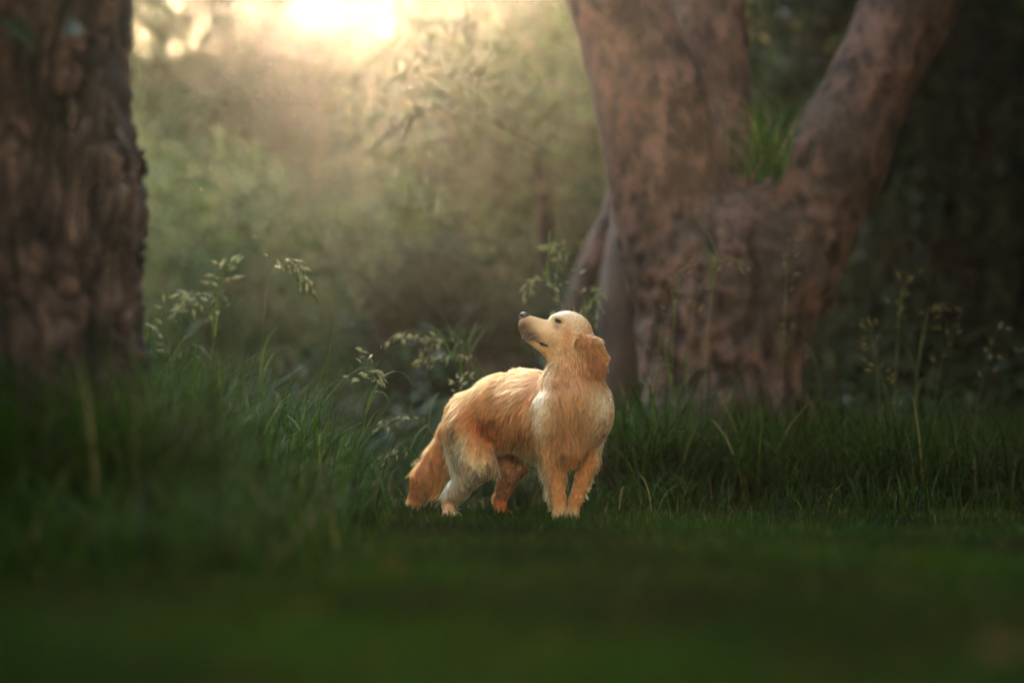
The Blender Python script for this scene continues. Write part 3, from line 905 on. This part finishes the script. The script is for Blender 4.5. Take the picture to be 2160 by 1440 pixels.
fl_body = unit(BACK * 0.55 + DOWN * 0.8)
fl_leg = unit(DOWN + BACK * 0.15)
fl_thigh = unit(DOWN + BACK * 0.35)
body = [
    # trunk
    cone(P(1212, 886, 0.07), P(1130, 870, 0.19), 0.118, 0.142, c=MID, L=0.045, f=fl_body),
    cone(P(1130, 870, 0.19), P(1070, 866, 0.29), 0.142, 0.138, c=GOLD, L=0.066, f=fl_body),
    cone(P(1070, 866, 0.29), P(1004, 888, 0.40), 0.135, 0.118, c=GOLD, L=0.066, f=fl_body),
    cone(P(1160, 834, 0.14), P(1105, 826, 0.23), 0.075, 0.085, c=GOLD, L=0.05, f=unit(BACK * .9 + DOWN * .4)),
    # breast
    cone(P(1200, 850, 0.0), P(1196, 930, 0.0), 0.085, 0.070, c=MID, L=0.05, f=unit(DOWN + HEAD_F * .15)),
    cone(P(1190, 942, 0.06), P(1120, 930, 0.18), 0.062, 0.055, c=MID, L=0.05, f=unit(DOWN + BACK * .6)),
    # shoulders
    ell(P(1163, 872, -0.005), np.eye(3), (0.062, 0.07, 0.095), c=CREAM, L=0.03, f=unit(DOWN + BACK * .2)),
    ell(P(1258, 868, 0.075), np.eye(3), (0.064, 0.07, 0.090), c=CREAM, L=0.018, f=unit(DOWN + BACK * .2)),
    # neck
    cone(P(1216, 745, 0.07), P(1212, 850, 0.07), 0.082, 0.118, k=0.05, c=MID, L=0.045, f=unit(DOWN + BACK * .25)),
    # right foreleg (nearer)
    cone(P(1158, 905, -0.01), P(1166, 975, 0.015), 0.058, 0.048, c=MID, L=0.035, f=fl_leg),
    cone(P(1166, 975, 0.015), P(1178, 1052, -0.02), 0.041, 0.024, k=0.02, c=MID, L=0.018, f=fl_leg),
    cone(P(1178, 1052, -0.02), P(1183, 1088, -0.035), 0.023, 0.025, k=0.02, c=MID, L=0.012, f=fl_leg),
    cone(P(1182, 1088, -0.035), P(1187, 1094, -0.075), 0.028, 0.024, k=0.02, c=CREAM, L=0.012, f=unit(DOWN + HEAD_F)),
    # left foreleg
    cone(P(1255, 895, 0.09), P(1240, 970, 0.13), 0.050, 0.042, c=MID, L=0.03, f=fl_leg),
    cone(P(1243, 970, 0.13), P(1215, 1052, 0.09), 0.040, 0.023, k=0.02, c=MID, L=0.018, f=fl_leg),
    cone(P(1215, 1052, 0.09), P(1205, 1084, 0.075), 0.022, 0.025, k=0.02, c=MID, L=0.012, f=fl_leg),
    cone(P(1205, 1084, 0.075), P(1207, 1091, 0.035), 0.027, 0.024, k=0.02, c=CREAM, L=0.012, f=unit(DOWN + HEAD_F)),
    # right hind leg (nearer)
    cone(P(996, 900, 0.33), P(1008, 975, 0.28), 0.098, 0.070, k=0.035, c=MID, L=0.04, f=fl_thigh),
    cone(P(978, 915, 0.36), P(985, 985, 0.34), 0.062, 0.05, k=0.035, c=MID, L=0.055, f=fl_thigh),
    cone(P(1010, 978, 0.28), P(953, 1050, 0.40), 0.056, 0.026, k=0.02, c=CREAM, L=0.022, f=fl_leg),
    cone(P(944, 1054, 0.42), P(948, 1084, 0.39), 0.025, 0.022, k=0.015, c=CREAM, L=0.014, f=fl_leg),
    cone(P(948, 1086, 0.39), P(964, 1092, 0.34), 0.025, 0.023, k=0.015, c=CREAM, L=0.012, f=unit(DOWN + HEAD_F)),
    # left hind leg, coat colour darkened for the shade it stands in
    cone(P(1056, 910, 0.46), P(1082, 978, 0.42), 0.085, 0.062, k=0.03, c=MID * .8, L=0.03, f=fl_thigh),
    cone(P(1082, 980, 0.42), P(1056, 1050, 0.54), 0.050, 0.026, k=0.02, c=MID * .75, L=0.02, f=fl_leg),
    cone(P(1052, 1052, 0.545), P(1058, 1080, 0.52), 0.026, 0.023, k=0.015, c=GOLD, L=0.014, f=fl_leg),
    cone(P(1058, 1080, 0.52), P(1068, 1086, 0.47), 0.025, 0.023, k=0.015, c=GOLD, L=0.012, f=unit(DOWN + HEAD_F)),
    # tail
    cone(P(988, 856, 0.46), P(950, 905, 0.53), 0.048, 0.036, k=0.04, c=DARK, L=0.035, f=unit(P(953, 905, .53) - P(988, 856, .46))),
    cone(P(950, 905, 0.53), P(924, 962, 0.56), 0.035, 0.042, k=0.02, c=DARK, L=0.045, f=unit(P(915, 965, .56) - P(953, 905, .53))),
    cone(P(924, 962, 0.56), P(900, 1005, 0.57), 0.042, 0.050, k=0.02, c=DARK, L=0.055, f=unit(P(885, 1035, .57) - P(922, 965, .56))),
    cone(P(900, 1003, 0.57), P(881, 1038, 0.57), 0.050, 0.027, k=0.02, c=DARK, L=0.05, f=unit(P(872, 1060, .57) - P(900, 1010, .57))),
    # head
    ell(H(-0.004, 0.004), HA, (0.078, 0.066, 0.064), k=0.03, c=CREAM, L=0.012, f=-hu, head=1),
    ell(H(0.022, 0.020), HA, (0.060, 0.043, 0.050), k=0.03, c=PALE, L=0.011, f=-hu, head=1),
    ell(H(0.010, -0.048, 0.030), HA, (0.060, 0.050, 0.034), k=0.03, c=CREAM, L=0.018, f=unit(-hu + DOWN * .6), head=1),
    ell(H(0.010, -0.048, -0.030), HA, (0.060, 0.050, 0.034), k=0.03, c=CREAM, L=0.013, f=unit(-hu + DOWN * .6), head=1),
    cone(H(0.072, -0.030), H(0.170, -0.028), 0.041, 0.0300, k=0.03, c=CREAM, L=0.006, f=-hu, head=1),
    cone(H(0.075, -0.052, 0.022), H(0.164, -0.046, 0.013), 0.038, 0.028, k=0.015, c=CREAM, L=0.007, f=unit(-hu + DOWN * .5), head=1),
    cone(H(0.075, -0.052, -0.022), H(0.164, -0.046, -0.013), 0.038, 0.028, k=0.015, c=CREAM, L=0.007, f=unit(-hu + DOWN * .5), head=1),
    cone(H(0.030, -0.090), H(0.152, -0.071), 0.038, 0.022, k=0.012, c=CREAM, L=0.010, f=unit(-hu + DOWN * .3), head=1),
    ell(H(0.060, 0.026, 0.032), HA, (0.028, 0.012, 0.017), k=0.025, c=PALE, L=0.006, f=-hu, head=1),
    ell(H(0.060, 0.026, -0.032), HA, (0.028, 0.012, 0.017), k=0.025, c=PALE, L=0.006, f=-hu, head=1),
    cone(H(-0.010, -0.085), P(1195, 800, 0.05), 0.056, 0.085, k=0.04, c=MID, L=0.03, f=unit(DOWN + BACK * .3)),
    # eye sockets
    ell(H(0.064, 0.015, 0.062), HA, (0.016, 0.011, 0.016), k=0.010, cut=True),
    ell(H(0.064, 0.015, -0.062), HA, (0.016, 0.011, 0.016), k=0.010, cut=True),
]
Vd, Fd = surface_nets(body, 0.0065)

m_skin, nt, out = nodes_of('dog_skin')
bs = N(nt, 'ShaderNodeBsdfPrincipled', i_Roughness=0.8)
at = N(nt, 'ShaderNodeAttribute', attribute_name='tint')
nt.links.new(at.outputs['Color'], bs.inputs['Base Color'])
bs.inputs['Specular IOR Level'].default_value = 0.1
nt.links.new(bs.outputs[0], out.inputs[0])

m_fur, nt, out = nodes_of('dog_fur')
hb = N(nt, 'ShaderNodeBsdfHairPrincipled')
hb.model = 'CHIANG'
hb.parametrization = 'COLOR'
at = N(nt, 'ShaderNodeAttribute', attribute_name='tint')
hi = N(nt, 'ShaderNodeHairInfo')
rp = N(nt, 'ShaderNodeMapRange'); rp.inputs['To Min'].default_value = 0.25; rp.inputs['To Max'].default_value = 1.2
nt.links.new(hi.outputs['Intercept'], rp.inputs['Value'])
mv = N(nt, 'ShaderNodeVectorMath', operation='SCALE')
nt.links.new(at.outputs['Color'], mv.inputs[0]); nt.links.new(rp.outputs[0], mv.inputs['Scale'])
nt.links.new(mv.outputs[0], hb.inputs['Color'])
hb.inputs['Roughness'].default_value = 0.42
hb.inputs['Radial Roughness'].default_value = 0.6

nt.links.new(hb.outputs[0], out.inputs[0])

solid = [p for p in body if not p.get('cut')]
PC = np.array([p['c'] for p in solid]); PL = np.array([p['L'] for p in solid]); PF = np.array([p['f'] for p in solid])
PH = np.array([p.get('head', 0) for p in solid], float)

# patches of coat colour, length and lie of the hair: centre, radius, colour, length, direction (None: leave as it is)
def zone(c, r, col=None, L=None, f=None): return (np.asarray(c, float), np.asarray(r, float) * np.ones(3), col, L, None if f is None else unit(f))
RUST = np.array([0.42, 0.115, 0.025])
zones = [
    zone(P(1195, 900, -0.10), (0.055, 0.12, 0.10), RUST, 0.055, None),
    zone(P(1190, 830, -0.06), (0.07, 0.12, 0.06), GOLD, 0.055, None),
    zone(P(1145, 870, -0.02), (0.035, 0.12, 0.11), PALE, 0.03, None),
    zone(P(1270, 850, 0.0), (0.05, 0.12, 0.08), PALE, 0.014, None),
    zone(P(1270, 940, 0.08), (0.04, 0.12, 0.06), CREAM, 0.02, None),
    zone(P(1235, 780, 0.0), (0.06, 0.12, 0.035), RUST, 0.05, None),
    zone(P(1152, 800, 0.06), (0.03, 0.08, 0.05), GOLD, 0.055, DOWN + RIGHT * .3),
    zone(P(1165, 785, 0.0), (0.025, 0.08, 0.05), CREAM, 0.022, DOWN),
    # throat
    zone(H(0.03, -0.12), (0.05, 0.08, 0.03), CREAM, 0.016, None),
    # thigh: rusty on top, pale behind and below
    zone(P(1020, 875, 0.22), (0.07, 0.10, 0.05), DARK * 1.05, 0.028, None),
    zone(P(1035, 905, 0.20), (0.04, 0.10, 0.06), RUST, 0.028, None),
    zone(P(972, 945, 0.27), (0.04, 0.10, 0.075), PALE, 0.05, None),
    zone(P(965, 855, 0.36), (0.06, 0.12, 0.05), GOLD * 1.1, 0.05, None),
    zone(P(1005, 985, 0.22), (0.065, 0.10, 0.06), CREAM, 0.035, None),
    # breeches and feathering
    zone(P(955, 985, 0.40), (0.05, 0.12, 0.08), PALE, 0.085, DOWN + BACK * .5),
    zone(P(950, 1075, 0.44), (0.022, 0.08, 0.05), DARK, 0.018, None),
    zone(P(1050, 1070, 0.56), (0.025, 0.08, 0.06), GOLD * .75, 0.018, None),
    zone(P(1100, 958, 0.12), (0.09, 0.14, 0.045), CREAM, 0.055, DOWN + BACK * .8),
    zone(P(1140, 1000, 0.05), (0.035, 0.08, 0.10), CREAM, 0.07, DOWN * .8 + BACK * .9 + RIGHT * .2),
    zone(P(1152, 1055, 0.01), (0.025, 0.07, 0.05), CREAM, 0.05, DOWN * .6 + BACK * 1.0),
    zone(P(1262, 985, 0.17), (0.030, 0.08, 0.09), CREAM, 0.022, DOWN * 1.0 - RIGHT * .4),
    zone(P(1200, 960, -0.02), (0.05, 0.10, 0.04), GOLD, 0.06, DOWN),
    # tail underside hangs
    zone(P(935, 1010, 0.53), (0.045, 0.10, 0.06), GOLD, 0.085, DOWN + np.array([-.25, 0, 0])),
    zone(P(885, 1045, 0.57), (0.04, 0.10, 0.04), DARK, 0.055, None),
    # muzzle
    zone(H(0.176, -0.046), (0.044, 0.12, 0.040), np.array([0.035, 0.024, 0.022]), 0.005, None),
    zone(H(0.142, -0.068), (0.040, 0.12, 0.022), np.array([0.05, 0.033, 0.028]), 0.006, None),
    zone(H(0.140, -0.082), (0.045, 0.07, 0.013), np.array([0.10, 0.07, 0.055]), 0.005, None),
    zone(H(0.066, 0.016, 0.050), (0.022, 0.03, 0.011), np.array([0.10, 0.05, 0.03]), 0.003, None),
    zone(H(0.066, -0.008, 0.055), (0.016, 0.03, 0.013), np.array([0.42, 0.22, 0.13]), 0.006, None),
    zone(H(0.020, -0.030, 0.06), (0.02, 0.05, 0.05), MID, 0.016, None),
    zone(H(0.01, 0.06), (0.07, 0.08, 0.03), np.array([0.72, 0.43, 0.22]), 0.010, None),
    zone(H(-0.075, 0.0), (0.035, 0.08, 0.06), MID, 0.02, None),
]

def coat(X):
    W = np.stack([np.exp(-np.clip(prim_d(p, X), -0.02, 1) / 0.016) for p in solid], 1)
    W /= W.sum(1, keepdims=True)
    col, L, f, hd = W @ PC, W @ PL, W @ PF, W @ PH
    for c, r, zc, zl, zf in zones:
        w = np.exp(-(((X - c) / r) ** 2).sum(1) * 1.4)[:, None]
        if zc is not None: col = col * (1 - w) + zc * w
        if zl is not None: L = L * (1 - w[:, 0]) + zl * w[:, 0]
        if zf is not None: f = f * (1 - w) + zf * w
    return col, L, unit(f), hd

dog = empty('dog', P(1130, 1100, 0.15) * np.array([1, 1, 0]))
tag(dog, 'golden long-haired dog standing on the lawn with its head turned and lifted', 'dog')
dloc = np.array(dog.location)

def to_dog(o):
    o.parent = dog
    o.location = -dog.location

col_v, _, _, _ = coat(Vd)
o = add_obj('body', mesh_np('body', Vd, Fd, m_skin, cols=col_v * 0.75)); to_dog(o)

def grow(X, nrm, col, L, flow, rng, hd, clump_size=0.010, npts=6, lift=0.24, wave=0.26, rad=0.00038, clump=0.84):
    n = len(X)
    fl = flow + 0.28 * noise3(X, 26, 3)
    t = fl - (fl * nrm).sum(1, keepdims=True) * nrm
    # pull of the hair's own weight for long hair
    t = unit(t)
    L = L * rng.uniform(0.6, 1.25, n)
    s = np.linspace(0, 1, npts)
    lf = lift * np.where(hd > 0.5, 0.75, 1.0)
    d0 = unit(nrm * lf[:, None] + t * (1 - lf[:, None]) + rng.normal(size=(n, 3)) * 0.05)
    g = np.clip((L - 0.02) / 0.05, 0, 1) * 0.55
    pts = np.empty((n, npts, 3)); pts[:, 0] = X - nrm * 0.001
    d = d0.copy()
    side = np.cross(nrm, t)
    ph = noise3(X, 20, 11)[:, 0] * 4
    for i in range(1, npts):
        w = side * (wave * np.sin(ph + s[i] * 5.0) * np.clip(L / 0.05, 0, 1.2))[:, None]
        step = unit(d + w)
        pts[:, i] = pts[:, i - 1] + step * (L / (npts - 1))[:, None]
        d = unit(d * 0.75 + (t - nrm * 0.10) * 0.25 + DOWN * (g * 0.3)[:, None])
    # clumping
    ng = max(8, int(n * 0.07))
    gi = rng.choice(n, ng, replace=False)
    # every lock has its own stand and reach
    lk = rng.normal(0, 0.10, (ng, 1, 1)) * nrm[gi][:, None] * (s[None, :, None] * L[gi][:, None, None])
    pts[gi] = pts[gi] + lk
    kd = KDTree(ng)
    for j, q in enumerate(gi): kd.insert(X[q], j)
    kd.balance()
    near = np.array([kd.find(x)[1] for x in X])
    G = pts[gi[near]]
    cl = clump * np.clip(L / 0.022, 0.35, 1.0)[:, None] * (s[None] ** 1.3) * rng.uniform(0.6, 1.0, n)[:, None]
    pts = pts * (1 - cl[..., None]) + G * cl[..., None]
    cv = rng.normal(1.06, 0.36, ng)[near].clip(0.30, 1.7) * rng.normal(1.0, 0.06, n)
    cv = 1 + (cv - 1) * (1 - 0.65 * np.clip(hd, 0, 1))
    hv_ = rng.normal(0.0, 0.05, ng)[near]
    col = col * cv[:, None]
    col[:, 1] *= 1 + hv_ * .6; col[:, 2] *= 1 + hv_ * 1.4
    radius = rad * (1 - 0.75 * s[None] ** 1.5) * rng.uniform(0.8, 1.2, n)[:, None]
    return pts, radius, np.clip(col, 0.01, 0.95)

def sample_surface(V, F, n, rng, weight=None):
    T = np.concatenate([F[:, [0, 1, 2]], F[:, [0, 2, 3]]])
    A, B, C = V[T[:, 0]], V[T[:, 1]], V[T[:, 2]]
    ar = 0.5 * np.linalg.norm(np.cross(B - A, C - A), axis=1)
    if weight is not None: ar = ar * weight((A + B + C) / 3)
    i = rng.choice(len(T), n, p=ar / ar.sum())
    r1, r2 = np.sqrt(rng.uniform(size=n)), rng.uniform(size=n)
    return A[i] * (1 - r1)[:, None] + B[i] * (r1 * (1 - r2))[:, None] + C[i] * (r1 * r2)[:, None]

def dens(X):
    hd = np.linalg.norm((X - H(0.08, -0.03)) / 0.16, axis=1)
    return 1.0 + 2.2 * (hd < 1)
Xr = sample_surface(Vd, Fd, 165000, rngd, dens)
nr = sdf_grad(body, Xr, 0.003)
cc, LL, ff, hd = coat(Xr)
# no hair over the nose tip, the eyes and the lip gap
keep = np.linalg.norm((Xr - H(0.186, -0.012)) @ HA.T / np.array([0.022, 0.020, 0.026]), axis=1) > 0.9
for sgn in (1, -1):
    keep &= np.linalg.norm((Xr - H(0.064, 0.015, sgn * 0.056)) @ HA.T / np.array([0.013, 0.0075, 0.02]), axis=1) > 1
Xr, nr, cc, LL, ff, hd = [a[keep] for a in (Xr, nr, cc, LL, ff, hd)]
pts, rad, fc = grow(Xr, nr, cc, LL, ff, rngd, hd)
LEFTW = -RIGHT
feather = [   # where, spread, strands, length, lie, colour
    (P(1150, 985, 0.03), P(1165, 1050, 0.01), .022, 1300, .062, DOWN * .7 + BACK * .7 + RIGHT * .35, CREAM),
    (P(1254, 970, 0.15), P(1226, 1045, 0.12), .016, 700, .034, DOWN * .85 + LEFTW * .5, CREAM),
    (P(1140, 975, 0.08), P(1060, 950, 0.27), .03, 1500, .060, DOWN + BACK * .35, CREAM),
    (P(950, 930, 0.38), P(958, 1010, 0.36), .03, 2200, .085, DOWN + BACK * .40, PALE),
    (P(1000, 990, 0.25), P(965, 1035, 0.36), .03, 1000, .045, DOWN + BACK * .2, PALE),
    (P(945, 930, 0.52), P(905, 1015, 0.54), .03, 2600, .080, DOWN * .9 + np.array([.25, -.2, 0]), GOLD),
    (P(1185, 900, -0.10), P(1200, 960, -0.06), .05, 2400, .070, DOWN, GOLD * .9),
    (P(1220, 830, -0.06), P(1180, 830, -0.05), .06, 2200, .062, DOWN + BACK * .1, MID),
    (P(1150, 792, 0.03), P(1146, 815, 0.03), .02, 700, .050, DOWN + np.array([-.55, 0, 0]), GOLD),
    (P(1250, 800, 0.03), P(1275, 790, 0.07), .03, 900, .050, DOWN + BACK * .2, GOLD),
]
fp, fr_, fcl = [pts], [rad], [fc]
for (pa, pb, sp, n_, L_, dr, co) in feather:
    t_ = rngd.uniform(size=(n_, 1))
    X_ = pa * (1 - t_) + pb * t_ + rngd.normal(0, sp, (n_, 3))
    for _ in range(4):
        X_ = X_ - sdf(body, X_)[:, None] * sdf_grad(body, X_, 0.003)
    N_ = sdf_grad(body, X_, 0.003)
    c_ = coat(X_)[0] * 0.35 + np.asarray(co) * 0.65
    a_, b_, k_ = grow(X_, N_, c_, np.full(n_, L_), np.tile(unit(dr), (n_, 1)), rngd, np.zeros(n_), lift=0.34, wave=0.34, clump=0.88)
    fp.append(a_); fr_.append(b_); fcl.append(k_)
pts, rad, fc = np.concatenate(fp), np.concatenate(fr_), np.concatenate(fcl)
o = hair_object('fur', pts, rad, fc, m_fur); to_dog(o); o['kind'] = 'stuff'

# ears
GR = DOWN
def make_ear(sgn):
    a = H(-0.034, -0.006, sgn * 0.057)
    lat = hw * sgn
    back_ = -hu
    down = unit(DOWN * 1.0 + back_ * 0.10)
    fore = unit(np.cross(np.cross(down, hu), down))       # forward along the head, square to the hang
    outw = unit(lat - (lat @ down) * down)
    fore = unit(fore - (fore @ outw) * outw)
    A = np.stack([fore, down, outw])
    def E(f, d, w): return a + fore * f + down * d + outw * w
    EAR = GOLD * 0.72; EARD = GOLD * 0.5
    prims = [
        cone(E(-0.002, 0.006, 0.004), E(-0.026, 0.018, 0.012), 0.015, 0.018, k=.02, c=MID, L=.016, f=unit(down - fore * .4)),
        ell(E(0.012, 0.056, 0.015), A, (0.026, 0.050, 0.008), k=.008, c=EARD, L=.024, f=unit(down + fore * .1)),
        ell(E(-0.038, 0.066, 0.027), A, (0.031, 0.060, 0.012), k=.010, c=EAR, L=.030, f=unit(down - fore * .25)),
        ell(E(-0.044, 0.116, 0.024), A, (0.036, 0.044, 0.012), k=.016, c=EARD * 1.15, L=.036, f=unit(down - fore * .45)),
        cone(E(-0.050, 0.030, 0.022), E(-0.078, 0.080, 0.018), 0.012, 0.010, k=.015, c=MID, L=.034, f=unit(down - fore * .7)),
    ]
    V, F = surface_nets(prims, 0.0045, pad=0.02)
    PCe = np.array([p['c'] for p in prims]); PLe = np.array([p['L'] for p in prims]); PFe = np.array([p['f'] for p in prims])
    def coat_e(X):
        W = np.stack([np.exp(-np.clip(prim_d(p, X), -0.02, 1) / 0.01) for p in prims], 1)
        W /= W.sum(1, keepdims=True)
        return W @ PCe, W @ PLe, unit(W @ PFe)
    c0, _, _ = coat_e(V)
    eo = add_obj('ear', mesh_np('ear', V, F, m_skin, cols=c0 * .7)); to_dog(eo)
    X = sample_surface(V, F, 11000 if sgn > 0 else 5000, rngd)
    n_ = sdf_grad(prims, X, 0.002)
    c_, l_, f_ = coat_e(X)
    p_, r_, k_ = grow(X, n_, c_, l_, f_, rngd, np.zeros(len(X)), lift=0.22, wave=0.30)
    fo = hair_object('ear_fur', p_, r_, k_, m_fur)
    fo['kind'] = 'stuff'
    fo.parent = eo
for sgn in (1, -1): make_ear(sgn)

# nose, eyes, mouth line, whiskers
m_nose, nt, out = nodes_of('dog_nose')
bs = N(nt, 'ShaderNodeBsdfPrincipled', i_Roughness=0.38)
bs.inputs['Base Color'].default_value = (0.035, 0.026, 0.026, 1)
vo = N(nt, 'ShaderNodeTexVoronoi', i_Scale=700.0)
tc = N(nt, 'ShaderNodeTexCoord'); nt.links.new(tc.outputs['Object'], vo.inputs['Vector'])
bu = N(nt, 'ShaderNodeBump', i_Strength=0.3, i_Distance=0.001); nt.links.new(vo.outputs['Distance'], bu.inputs['Height']); nt.links.new(bu.outputs[0], bs.inputs['Normal'])
nt.links.new(bs.outputs[0], out.inputs[0])
nose = [ell(H(0.190, -0.012), HA, (0.014, 0.017, 0.022), c=0, L=0, f=UP),
        ell(H(0.184, -0.003), HA, (0.019, 0.010, 0.018), k=.01),
        cone(H(0.195, -0.020), H(0.191, -0.042), 0.008, 0.005, k=.008),
        ell(H(0.201, -0.014, 0.014), HA, (0.008, 0.0052, 0.007), k=.004, cut=True),
        ell(H(0.201, -0.014, -0.014), HA, (0.008, 0.0052, 0.007), k=.004, cut=True)]
V, F = surface_nets(nose, 0.0022, pad=.01)
o = add_obj('nose', mesh_np('nose', V, F, m_nose)); to_dog(o)

m_lip, nt, out = nodes_of('dog_lip')
bs = N(nt, 'ShaderNodeBsdfPrincipled', i_Roughness=0.5)
bs.inputs['Base Color'].default_value = (0.02, 0.014, 0.013, 1)
nt.links.new(bs.outputs[0], out.inputs[0])
def on_skin(X):
    X = np.atleast_2d(X)
    for _ in range(4):
        X = X - sdf(body, X)[:, None] * sdf_grad(body, X, 0.002)
    return X
lips = []
for sgn in (1, -1):
    line = np.array([H(u, v, sgn * w) for u, v, w in ((0.184, -0.050, 0.006), (0.172, -0.066, 0.020), (0.145, -0.080, 0.034), (0.115, -0.090, 0.040), (0.094, -0.094, 0.044), (0.076, -0.092, 0.047))])
    line = on_skin(line)
    for i in range(len(line) - 1):
        rr = (0.0030, 0.0026, 0.0018, 0.0020, 0.0070)[i]
        lips.append(cone(line[i], line[i + 1], rr, (0.0026, 0.0018, 0.0022, 0.0070, 0.0056)[i], k=0.004))
V, F = surface_nets(lips, 0.0018, pad=.01)
o = add_obj('lip', mesh_np('lip', V, F, m_lip)); to_dog(o)

m_eye, nt, out = nodes_of('dog_eye')
bs = N(nt, 'ShaderNodeBsdfPrincipled', i_Roughness=0.06)
bs.inputs['Base Color'].default_value = (0.022, 0.011, 0.006, 1)
bs.inputs['Coat Weight'].default_value = 1.0
bs.inputs['Coat Roughness'].default_value = 0.02
nt.links.new(bs.outputs[0], out.inputs[0])
for sgn in (1, -1):
    c = on_skin(H(0.064, 0.015, sgn * 0.05))[0]
    e = [ell(c - hw * sgn * 0.0025, HA, (0.0122, 0.0080, 0.0074), k=.01)]
    V, F = surface_nets(e, 0.0018, pad=.01)
    o = add_obj('eye', mesh_np('eye', V, F, m_eye)); to_dog(o)
    # dark rim of the lids, almond shaped
    rim = []
    ring = [on_skin(c + hu * (0.0155 * math.cos(a)) + hv * (0.0060 * math.sin(a) * abs(math.sin(a)) ** 0.3 + 0.0020 * math.cos(a)) + hw * sgn * 0.002)[0] for a in np.linspace(0, 2 * math.pi, 13)]
    for i in range(12): rim.append(cone(ring[i], ring[i + 1], 0.0015, 0.0015, k=.002))
    V, F = surface_nets(rim, 0.0013, pad=.006)
    o = add_obj('eyelid', mesh_np('eyelid', V, F, m_lip)); to_dog(o)

# whiskers and stray guard hairs
wp = []; wc = []
for i in range(26):
    sgn = 1 if i % 3 else -1
    u = rngd.uniform(0.10, 0.17)
    b = on_skin(H(u, rngd.uniform(-0.075, -0.03), sgn * 0.04))[0]
    n_ = sdf_grad(body, b[None], .003)[0]
    d = unit(n_ * 0.9 + hu * rngd.uniform(-.5, .6) + DOWN * rngd.uniform(0.2, .9) + rngd.normal(size=3) * .2)
    Lw = rngd.uniform(0.03, 0.07)
    q = [b]
    for k in range(5):
        q.append(q[-1] + d * Lw / 5); d = unit(d + DOWN * .06)
    wp.append(q); wc.append((0.8, 0.7, 0.55))
for i in range(60):
    c0 = [P(960, 850, .45), P(1000, 815, .4), P(1090, 790, .28), P(1210, 665, .06), P(950, 880, .5), P(1285, 940, .1)][i % 6]
    b = on_skin(c0 + rngd.normal(size=3) * 0.03)[0]
    n_ = sdf_grad(body, b[None], .003)[0]
    d = unit(n_ + rngd.normal(size=3) * .5)
    Lw = rngd.uniform(0.015, 0.04)
    q = [b]
    for k in range(5):
        q.append(q[-1] + d * Lw / 5); d = unit(d + rngd.normal(size=3) * .15 + BACK * .15)
    wp.append(q); wc.append((0.8, 0.6, 0.4))
wp = np.array(wp)
o = hair_object('whiskers', wp, np.tile(np.linspace(0.00028, 0.00008, 6), (len(wp), 1)), np.array(wc), m_fur); to_dog(o); o['kind'] = 'stuff'
